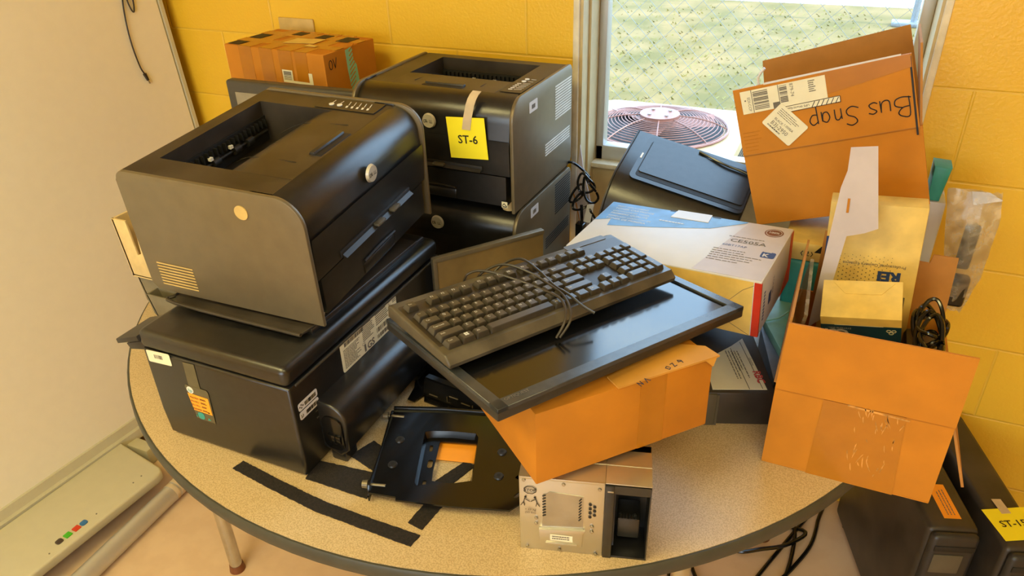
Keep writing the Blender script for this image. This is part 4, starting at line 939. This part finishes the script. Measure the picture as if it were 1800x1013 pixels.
bs = thing('cardboard_box', (.708, .123, 1.012), (-.002, -.305, -.01), 'tilted cardboard box with flaps up and Bus Snap handwritten on it, before the window', 'cardboard box')
W, D, H = .325, .2, .158; open_box(bs, W, D, H)
w, d = W / 2, D / 2; FH = .137
m = MB(); m.plate((-w, -d, H), X, Z, [(0, 0), (W - .004, 0), (W - .006, FH), (.003, FH)], .004); ff = m.done('front_flap', 'cardboard', bs)
m = MB(); m.plate((-w + .02, d - .004, H), X, V((0, .12, 1)).normalized(), [(0, 0), (W - .02, 0), (W - .024, FH + .012), (.012, FH + .006)], .004); m.done('back_flap', 'cardboard_inner', bs)
m = MB(); m.plate((w - .004, -d + .004, H), Y, V((.09, 0, 1)).normalized(), [(0, 0), (.19, 0), (.185, .15), (.004, .15)], .004); m.done('side_flap', 'cardboard_inner', bs)
m = MB(); m.box(w - .0105, w - .007, -d - .0048, -d - .0042, H - .015, H + FH - .004); m.done('flap_gap', 'ink', bs)
m = MB(); m.plate((-w + .004, -d + .006, H - .004), V((-.15, 0, .2)).normalized() * 0 + V((1, 0, 0)), Y, [(0, 0), (.12, .0), (.12, .18), (0, .18)], .004); m.done('inner_flap', 'cardboard_inner', bs)
m = MB(); yq = -d - .0045
m.plate((0, yq, H), X, Z, [(-w, -.0005), (w, -.0005), (w, .0005), (-w, .0005)], .0002); m.done('crease', 'cardboard_inner', bs)
m = MB(); m.plate((0, yq, 0), X, Z, [(.0, H + FH - .045), (w - .008, H + FH - .024), (w - .008, H + FH), (-.0, H + FH)], .0004); m.done('clear_tape', 'tape', bs)
m = MB(); m.plate((-.147, yq - .0005, .243), X, Z, [(0, 0), (.158, .002), (.158, .046), (0, .046)], .0004); lb = m.done('shipping_label', 'sticker', bs)
m = MB(); yy = yq - .0011
m.bars((-.123, yy, .285), V((0, 0, -1)), X, .038, .028, 12); m.bars((-.073, yy, .286), V((0, 0, -1)), X, .034, .014, 11)
m.plate((-.126, yy, .244), X, Z, [(0, 0), (.0012, 0), (.0012, .045), (0, .045)], .0003); m.plate((-.0755, yy, .244), X, Z, [(0, 0), (.0012, 0), (.0012, .045), (0, .045)], .0003)
m.text('879-74', (-.0535, yy - .0002, .287), V((0, 0, -1)), X, .0092, .0002); m.text('EDI-CCP', (-.1345, yy - .0002, .276), V((0, 0, -1)), X, .0075, .0002)
m.cyl((-.139, yy, .27), (-.139, yy - .0004, .27), .0016, seg=10); m.lines((-.02, yy, .262), X, Z, .015, .024, 6); m.plate((-.088, yy, .244), X, Z, [(0, 0), (.0125, 0), (.0125, .012), (0, .012)], .0003)
m.done('label_print', 'ink_grey', lb)
m = MB(); a1_u = V((.995, 0, .01)); m.plate((-.067, yq - .0012, .2315), a1_u, Z, [(0, 0), (.1, 0), (.1, .0125), (0, .0125)], .0004); m.mi = 1
for q_ in (((0, 0), (.1, 0), (.1, .001), (0, .001)), ((0, .0115), (.1, .0115), (.1, .0125), (0, .0125)), ((0, 0), (.001, 0), (.001, .0125), (0, .0125)), ((.099, 0), (.1, 0), (.1, .0125), (.099, .0125))): m.plate((-.067, yq - .0017, .2315), a1_u, Z, q_, .0002)
for i in range(6): m.plate((-.02 + i * .0085, yq - .0017, .2325), a1_u, Z, [(0, 0), (.0016, 0), (.008, .0105), (.0064, .0105)], .0002)
m.text('UPS World Ease', (-.023, yq - .0019, .2405), -X, -Z, .0062, .0002); m.done('hatched_sticker', ['sticker', 'ink'], bs)
a_ = math.radians(-27) + .305 * 0; u1 = V((math.cos(a_ + .9), 0, math.sin(a_ + .9))); 
o_ = V((-.1155, yq - .0018, .2215)); lu = V((.59, 0, -.81)).normalized(); lv_ = V((.81, 0, .59)).normalized()
m = MB(); m.plate(o_, lu, lv_, rrect(0, .072, 0, .053, .004), .0004); ls = m.done('inventory_label', 'sticker', bs)
m = MB(); m.text('B3J-2950', o_ + lu * .012 + lv_ * .011 - Y * .0008, lu, lv_, .0115, .0002); m.text('BLACK', o_ + lu * .012 + lv_ * .022 - Y * .0008, lu, lv_, .0068, .0002); m.text('1.000EA', o_ + lu * .034 + lv_ * .024 - Y * .0008, lu, lv_, .0068, .0002); m.lines(o_ + lu * .008 + lv_ * .033 - Y * .0008, lu, lv_, .05, .015, 4, .0002, .3); m.lines(o_ + lu * .01 + lv_ * .004 - Y * .0008, lu, lv_, .05, .005, 1, .0002, .5); m.done('label_print', 'ink_grey', ls)
m = MB(); m.lines((-.155, yq - .0004, .165), X, Z, .035, .045, 6, .0002, .1, .5); m.done('faint_print', 'tape', bs)
# handwriting, upside down
m = MB(); G = {'B': [[(0, 0), (.0, 1), (.35, 1.0), (.5, .8), (.3, .55), (.0, .5)], [(.3, .55), (.62, .4), (.6, .1), (.3, -.02), (-.08, .05)]], 'u': [[(0, .6), (.02, .1), (.2, 0), (.38, .15), (.42, .6)], [(.42, .6), (.45, .0)]],
     's': [[(.4, .55), (.2, .62), (.05, .48), (.3, .28), (.36, .1), (.15, .0), (.0, .08)]], 'S': [[(.55, .9), (.3, 1.02), (.05, .85), (.15, .6), (.45, .42), (.5, .15), (.25, -.02), (-.05, .1)]],
     'n': [[(0, .55), (.02, 0)], [(.02, .4), (.15, .58), (.3, .5), (.32, 0)]], 'a': [[(.35, .5), (.15, .6), (.0, .35), (.1, .05), (.3, .1), (.36, .5), (.38, 0)]], 'p': [[(0, .6), (.03, -.35)], [(.0, .5), (.25, .65), (.4, .4), (.25, .1), (.02, .1)]]}
def write(m, s_, o, u, v, sc, wd_):
    x = 0
    for ch in s_:
        if ch == ' ': x += .35; continue
        for st_ in G[ch]:
            P = [V((p[0] + x, p[1], 0)) for p in st_]; Q = []
            for i in range(len(P) - 1):
                a, b, c, d_ = P[max(i - 1, 0)], P[i], P[i + 1], P[min(i + 2, len(P) - 1)]
                for k in range(5):
                    t = k / 5; Q.append(.5 * ((2 * b) + (c - a) * t + (2 * a - 5 * b + 4 * c - d_) * t * t + (3 * b - a - 3 * c + d_) * t ** 3))
            Q.append(P[-1]); m.stroke([(q.x * sc * 1.05, q.y * sc) for q in Q], o, u, v, wd_)
        x += {'B': .85, 'S': .75}.get(ch, .58)
write(m, 'Bus Snap', (.145, yq - .0005, .219), V((-1, 0, -.0)), V((0, 0, -1)), .035, .002); m.done('handwriting', 'ink', bs)
m = MB(); m.plate((-.1, yq - .0002, H + FH - .001), X, Z, [(0, 0), (.24, .001), (.24, .004), (0, .004)], .0004); m.tube([(-.11, -d + .01, H + FH - .01), (-.11, -d + .01, H + FH + .012), (-.095, -d + .01, H + FH + .028)], .0028, 6); m.done('loose_tape', 'white_card', bs)

# ------------------------------------------------------------------ open box at the right with its contents
rb = thing('cardboard_box', (.788, -.282, TT), (0, 0, 0), 'open cardboard box at the right table edge, full of small boxes and cords', 'cardboard box')
W, D, H = .262, .342, .163; open_box(rb, W, D, H)
w, d = W / 2, D / 2
m = MB(); m.plate((-w, -d, H), X, Z, [(0, 0), (W, 0), (W - .001, .128), (.002, .127)], .004); m.done('front_flap', 'cardboard', rb)
m = MB(); m.plate((-w, d - .03, H), V((0.0, -1, 0)), V((.05, 0, 1)).normalized(), [(0, 0), (.3, 0), (.3, .13), (.01, .128)], .004); m.done('left_flap', 'cardboard_inner', rb)
m = MB(); m.plate((-w + .006, d - .06, H - .01), V((.06, -1, 0)).normalized(), V((.1, 0, 1)).normalized(), [(0, 0), (.18, 0), (.19, .1), (.03, .125)], .006); m.done('liner', 'bag', rb)
m = MB(); m.plate((-w + .03, d - .004, H), X, V((0, .1, 1)).normalized(), [(0, 0), (W - .03, 0), (W - .034, .115), (.188, .115), (.185, .098), (.135, .1), (.13, .122), (0, .13)], .004); m.done('back_flap', 'cardboard_inner', rb)
m = MB(); m.plate((w - .001, -d + .004, H), Y, V((.35, 0, -1)).normalized(), [(0, 0), (.3, 0), (.29, .125), (.01, .13)], .004); m.done('right_flap', 'cardboard_inner', rb)
m = MB(); m.plate((w - .03, -d + .08, H - .004), V((1, 0, 0)), V((0, 1, .35)).normalized(), [(0, 0), (.028, 0), (.028, .05), (0, .05)], .003); m.done('torn_tab', 'cardboard_inner', rb)
m = MB(); yq = -d - .0006; m.plate((-.058, yq, .0), X, Z, [(0, 0), (.135, 0), (.122, .16), (.002, .16)], .0004); m.done('tape_band', 'tape', rb)
m = MB(); random.seed(5)
for i in range(36):
    x, z = random.uniform(-.0, .06), random.uniform(.02, .15); a = random.uniform(-.4, .4); L = random.uniform(.006, .026)
    m.plate((x, yq - .0003, z), V((math.sin(a), 0, math.cos(a))), V((-math.cos(a), 0, math.sin(a))), [(0, 0), (L, .0006), (L * .8, .002), (L * .3, .0016)], .0003)
m.plate((-.02, yq - .0003, H - .006), X, Z, [(0, 0), (.09, -.004), (.09, -.001), (0, .004)], .0003); m.done('tape_wrinkles', 'clear_tape', rb)
m = MB(); m.box(-w, w, -d - .001, -d - .0005, H - .001, H + .001); m.done('crease', 'cardboard_inner', rb)

ri = thing('camera_carton', (.782, -.165, .782), (0, -.07, 0), 'white carton printed REI with its long lid raised, standing in the open box', 'carton')
W, D, H = .145, .045, .355
m = MB(); m.box(-W / 2, .083, 0, D, -.036, H - .013, .0015); m.done('carton', 'manila', ri)  # white card coloured manila to carry the warm lamplight
m = MB(); m.plate((-W / 2 + .012, -.0004, 0), X, Z, [(0, -.03), (W - .014, -.03), (W - .014, .165), (0, .165)], .0003); gf = m.done('grey_field', 'grey_panel', ri)
m = MB(); m.text('REI', (.058, -.0008, .213), -X, -Z, .026, .0002, bold=.05, sx=1.1); m.done('blue_lettering', 'navy', ri)
m = MB(); m.text('Professional Camera Systems', (.064, -.0008, .228), -X, -Z, .0088, .0002); m.done('small_lettering', 'ink_grey', ri)
m = MB()
for i in range(14):
    for j in range(9):
        r = .0016 - .0001 * j
        if r > .0006: m.plate((-.045 + i * .0065, -.0006, .17 + j * .0085 + (i % 2) * .004), X, Z, [(0, -r), (r, 0), (0, r), (-r, 0)], .0002)
m.done('halftone_dots', 'grey_panel', ri)
m = MB(); m.plate((-W / 2, -.0008, .12), X, Z, [(0, 0), (.011, 0), (.011, .155), (0, .155)], .0003); bs2 = m.done('blue_edge', 'navy', ri)
m = MB(); m.text('SERIES 32', (-W / 2 + .0095, -.0013, .17), Z, -X, .012, .0002, bold=.02); m.done('edge_lettering', 'white_card', bs2)
m = MB(); m.plate((0, -.05, 0), X, Z, [(-.0518, .460), (-.0117, .464), (.0074, .3195), (-.0128, .309), (-.0402, .3005)], .0012); m.plate((0, -.0502, 0), X, Z, [(-.0849, .1064), (-.0632, .1288), (-.0402, .3005), (-.0518, .46), (-.0522, .4197), (-.0593, .3888)], .001)
m.done('raised_lid', 'lilac_card', ri)
m = MB(); m.plate((-.046, -.052, .345), X, Z, [(0, 0), (.004, .0), (.004, .026), (0, .026)], .0008); m.done('lid_slot', 'cardboard', ri)
cs = thing('small_carton', (.779, -.247, .914), (-.019, -.177, .456), 'small cream and dark blue carton tilted before the tall white REI carton', 'carton')
W, D, H = .124, .078, .1
m = MB(); m.box(-W / 2, W / 2, -D / 2, D / 2, 0, H, .0015); m.done('carton', 'manila', cs)
m = MB(); m.prism([(-.025, .01), (.03, .01), (.05, .034), (-.045, .034)][::-1], 'z', H, H + .001); m.done('folded_flap', 'manila', cs)
m = MB(); m.plate((-W / 2, -D / 2 - .0003, .0), X, Z, [(0, 0), (W, 0), (W, .078), (0, .078)], .0003); bf = m.done('blue_field', 'teal_navy', cs)
m = MB(); m.text('CSI', (-.018, -D / 2 - .0007, .064), -X, -Z, .03, .0002, bold=.04, sx=.9); m.text('SYSTEMS INC.', (-.014, -D / 2 - .0007, .0705), -X, -Z, .006, .0002); m.plate((-.04, -D / 2 - .0007, .0775), X, Z, [(0, 0), (.075, 0), (.075, .001), (0, .001)], .0002); m.done('white_lettering', 'white_card', bf)
m = MB()
for k in range(3):
    a = k * 2 * PI / 3 + .5; c_ = V((.047 + .0045 * math.cos(a), -D / 2 - .0006, .064 + .0045 * math.sin(a))); m.stroke([(.0035 * math.cos(t), .0035 * math.sin(t)) for t in [i * PI / 3 for i in range(7)]], c_, X, Z, .0009)
m.done('recycling_mark', 'sticker', bf)
co_ = thing('cord_bundle', (.881, -.262, .935), (0, 0, 0), 'tangle of black cords at the right side inside the open box', 'cords')
for k in range(7):
    random.seed(60 + k); m = MB(); r1, r2 = random.uniform(.015, .028), random.uniform(.035, .065); cy_ = random.uniform(-.06, .015); zb = .0 + k * .006
    m.tube([(-.003 + r1 * math.cos(a), cy_ + r2 * math.sin(a), zb + .01 * math.sin(2 * a + k) + .25 * (cy_ + r2 * math.sin(a))) for a in [i * PI / 5 for i in range(10)]], .0036, 8, 4, True); m.done('loop', 'black_gloss', co_)
m = MB(); m.box(-.03, .028, -.12, .08, -.188, -.03, .01); m.done('adapter_block', 'black_plastic', co_)

# things behind the open box
bg = thing('plastic_bag', (.955, .1, .8), (0, 0, 0), 'crumpled clear plastic bag holding a dark gadget, hanging behind the open box', 'bag')
random.seed(11)
def bagm(nm, poly, y0, y1, mt, amp):
    m = MB(); nx, nz = 10, 16
    for side in (0, 1):
        G_ = []
        for j in range(nz + 1):
            r_ = []
            for i in range(nx + 1):
                s_, t_ = i / nx, j / nz
                xl = poly(t_)[0]; xr = poly(t_)[1]
                bul = math.sin(PI * s_) * math.sin(PI * min(1, t_ * 1.0 + .02)) * (y1 - y0) / 2
                r_.append(m.b.verts.new((xl + (xr - xl) * s_, (y0 + y1) / 2 + (bul if side else -bul) + random.uniform(-amp, amp), .27 * t_ + random.uniform(-amp, amp))))
            G_.append(r_)
        for j in range(nz):
            for i in range(nx): m.b.faces.new((G_[j][i], G_[j][i + 1], G_[j + 1][i + 1], G_[j + 1][i]))
    return m.done(nm, mt, bg)
bagm('bag', lambda t: (-.03 - .05 * max(0, t - .4), .045 + .0 * t - .06 * max(0, .3 - t) - .05 * max(0, t - .8)), -.03, .03, 'bag', .004)
m = MB(); m.plate((-.01, -.01, .245), V((.9, 0, .3)).normalized(), V((-.3, .2, .9)).normalized(), [(0, 0), (.05, .0), (.03, .02), (0, .028)], .002); m.done('torn_corner', 'bag', bg)
m = MB(); m.box(-.022, .028, -.012, .012, .012, .085, .008, 3); m.box(-.01, .018, -.008, .008, .1, .2, .006, 2); m.done('gadget', 'black_gloss', bg)
tq = thing('packing_box', (.884, .2, TT), (0, 0, 0), 'turquoise and white package against the wall, right of the tilted box', 'package')
m = MB(); m.box(-.027, .027, -.03, .07, 0, .27, .006); m.done('carton', 'white_card', tq)
m = MB(); m.prism([(-.012, .27), (.012, .27), (.02, .345), (-.014, .347)], 'y', -.03, .03, .006); m.done('pouch', 'teal', tq)

# ------------------------------------------------------------------ floor things
dv = V((.085, -.257, 0)).normalized(); yw = math.atan2(dv.y, dv.x) + PI / 2   # local -y points along dv
def tower(loc, label, W, D, H, second=False):
    t = thing('computer_tower', loc, (yw, 0, 0), label, 'computer', None)
    m = MB(); m.box(0, W, -D, 0, .012, H, .012, 3); m.done('case', 'black_dusty', t)
    m = MB(); m.box(.004, W - .004, -D - .02, -D + .004, .012, H - .004, .012, 3); fr = m.done('front_bezel', 'charcoal', t)
    m = MB(); m.box(.012, W - .012, -D - .022, -D - .019, H - .045, H - .03, .001); m.done('drive_slot', 'vent_dark', fr)
    m = MB(); m.box(.015, W - .03, -D - .0225, -D - .019, H - .11, H - .055, .002); m.done('drive_cover', 'lip', fr)
    for x in (.02, W - .02):
        for y in (-.05, -D + .05):
            m = MB(); m.cyl((x, y, 0), (x, y, .014), .012, seg=14); m.done('foot', 'rubber', t)
    return t
t1 = tower((.868, .245, 0), 'black computer tower on the floor beside the table, small orange label on top', .105, .43, .42)
m = MB(); m.plate((.042, -.40, .4201), X, Y, [(0, 0), (.035, 0), (.035, .1), (0, .1)], .0004); s = m.done('orange_label', 'orange_note', t1)
m = MB(); m.lines((.07, -.39, .4207), Y, -X, .08, .02, 3, .0002, .3); m.done('label_print', 'ink_grey', s)
t2 = tower((1.009, .245, 0), 'rightmost black computer tower on the floor, yellow note on top', .085, .43, .42)
n2 = thing('paper_note', (1.16, -.085, .4215), (yw + .15, 0, 0), 'yellow paper note reading ST-15 on the rightmost computer tower', 'note')
m = MB(); m.plate((-.04, -.045, 0), X, Y, [(0, 0), (.1, 0), (.1, .085), (0, .085)], .0006); m.done('paper', 'post_it', n2)
m = MB(); m.text('ST-15', (.004, -.01, .0007), X, Y, .024, .0004, 'CENTER', bold=.015); m.done('lettering', 'ink', n2)
m = MB(); m.plate((-.004, .025, .0008), X, Y, [(0, 0), (.02, 0), (.022, .04), (.002, .042)], .0004); m.done('masking_tape', 'masking', n2)
fc_ = thing('power_cord', (.7, .03, 0), (0, 0, 0), 'thick black power cords looped on the floor under the table', 'cords')
o3 = V((.7, .03, 0))
for pts_ in ([(.5, -.0, .006), (.53, -.1, .006), (.6, -.19, .006), (.7, -.2, .008), (.76, -.06, .01), (.768, .131, .014), (.7, .16, .01)],
             [(.824, .26, .006), (.826, .19, .006), (.815, .094, .006), (.78, .0, .007), (.74, -.09, .015), (.7, -.19, .014), (.62, -.28, .006)],
             [(.6, .1, .006), (.627, .0, .006), (.697, .022, .016), (.76, .063, .02), (.79, .14, .006)], [(.5, .12, .006), (.6, .02, .012), (.68, .07, .006), (.72, .13, .006)], [(.44, -.02, .006), (.49, -.11, .006), (.5, -.2, .006)]):
    m = MB(); m.tube([V(p) - o3 for p in pts_], .0055, 8, 6, True); m.done('cord', 'black_gloss', fc_)
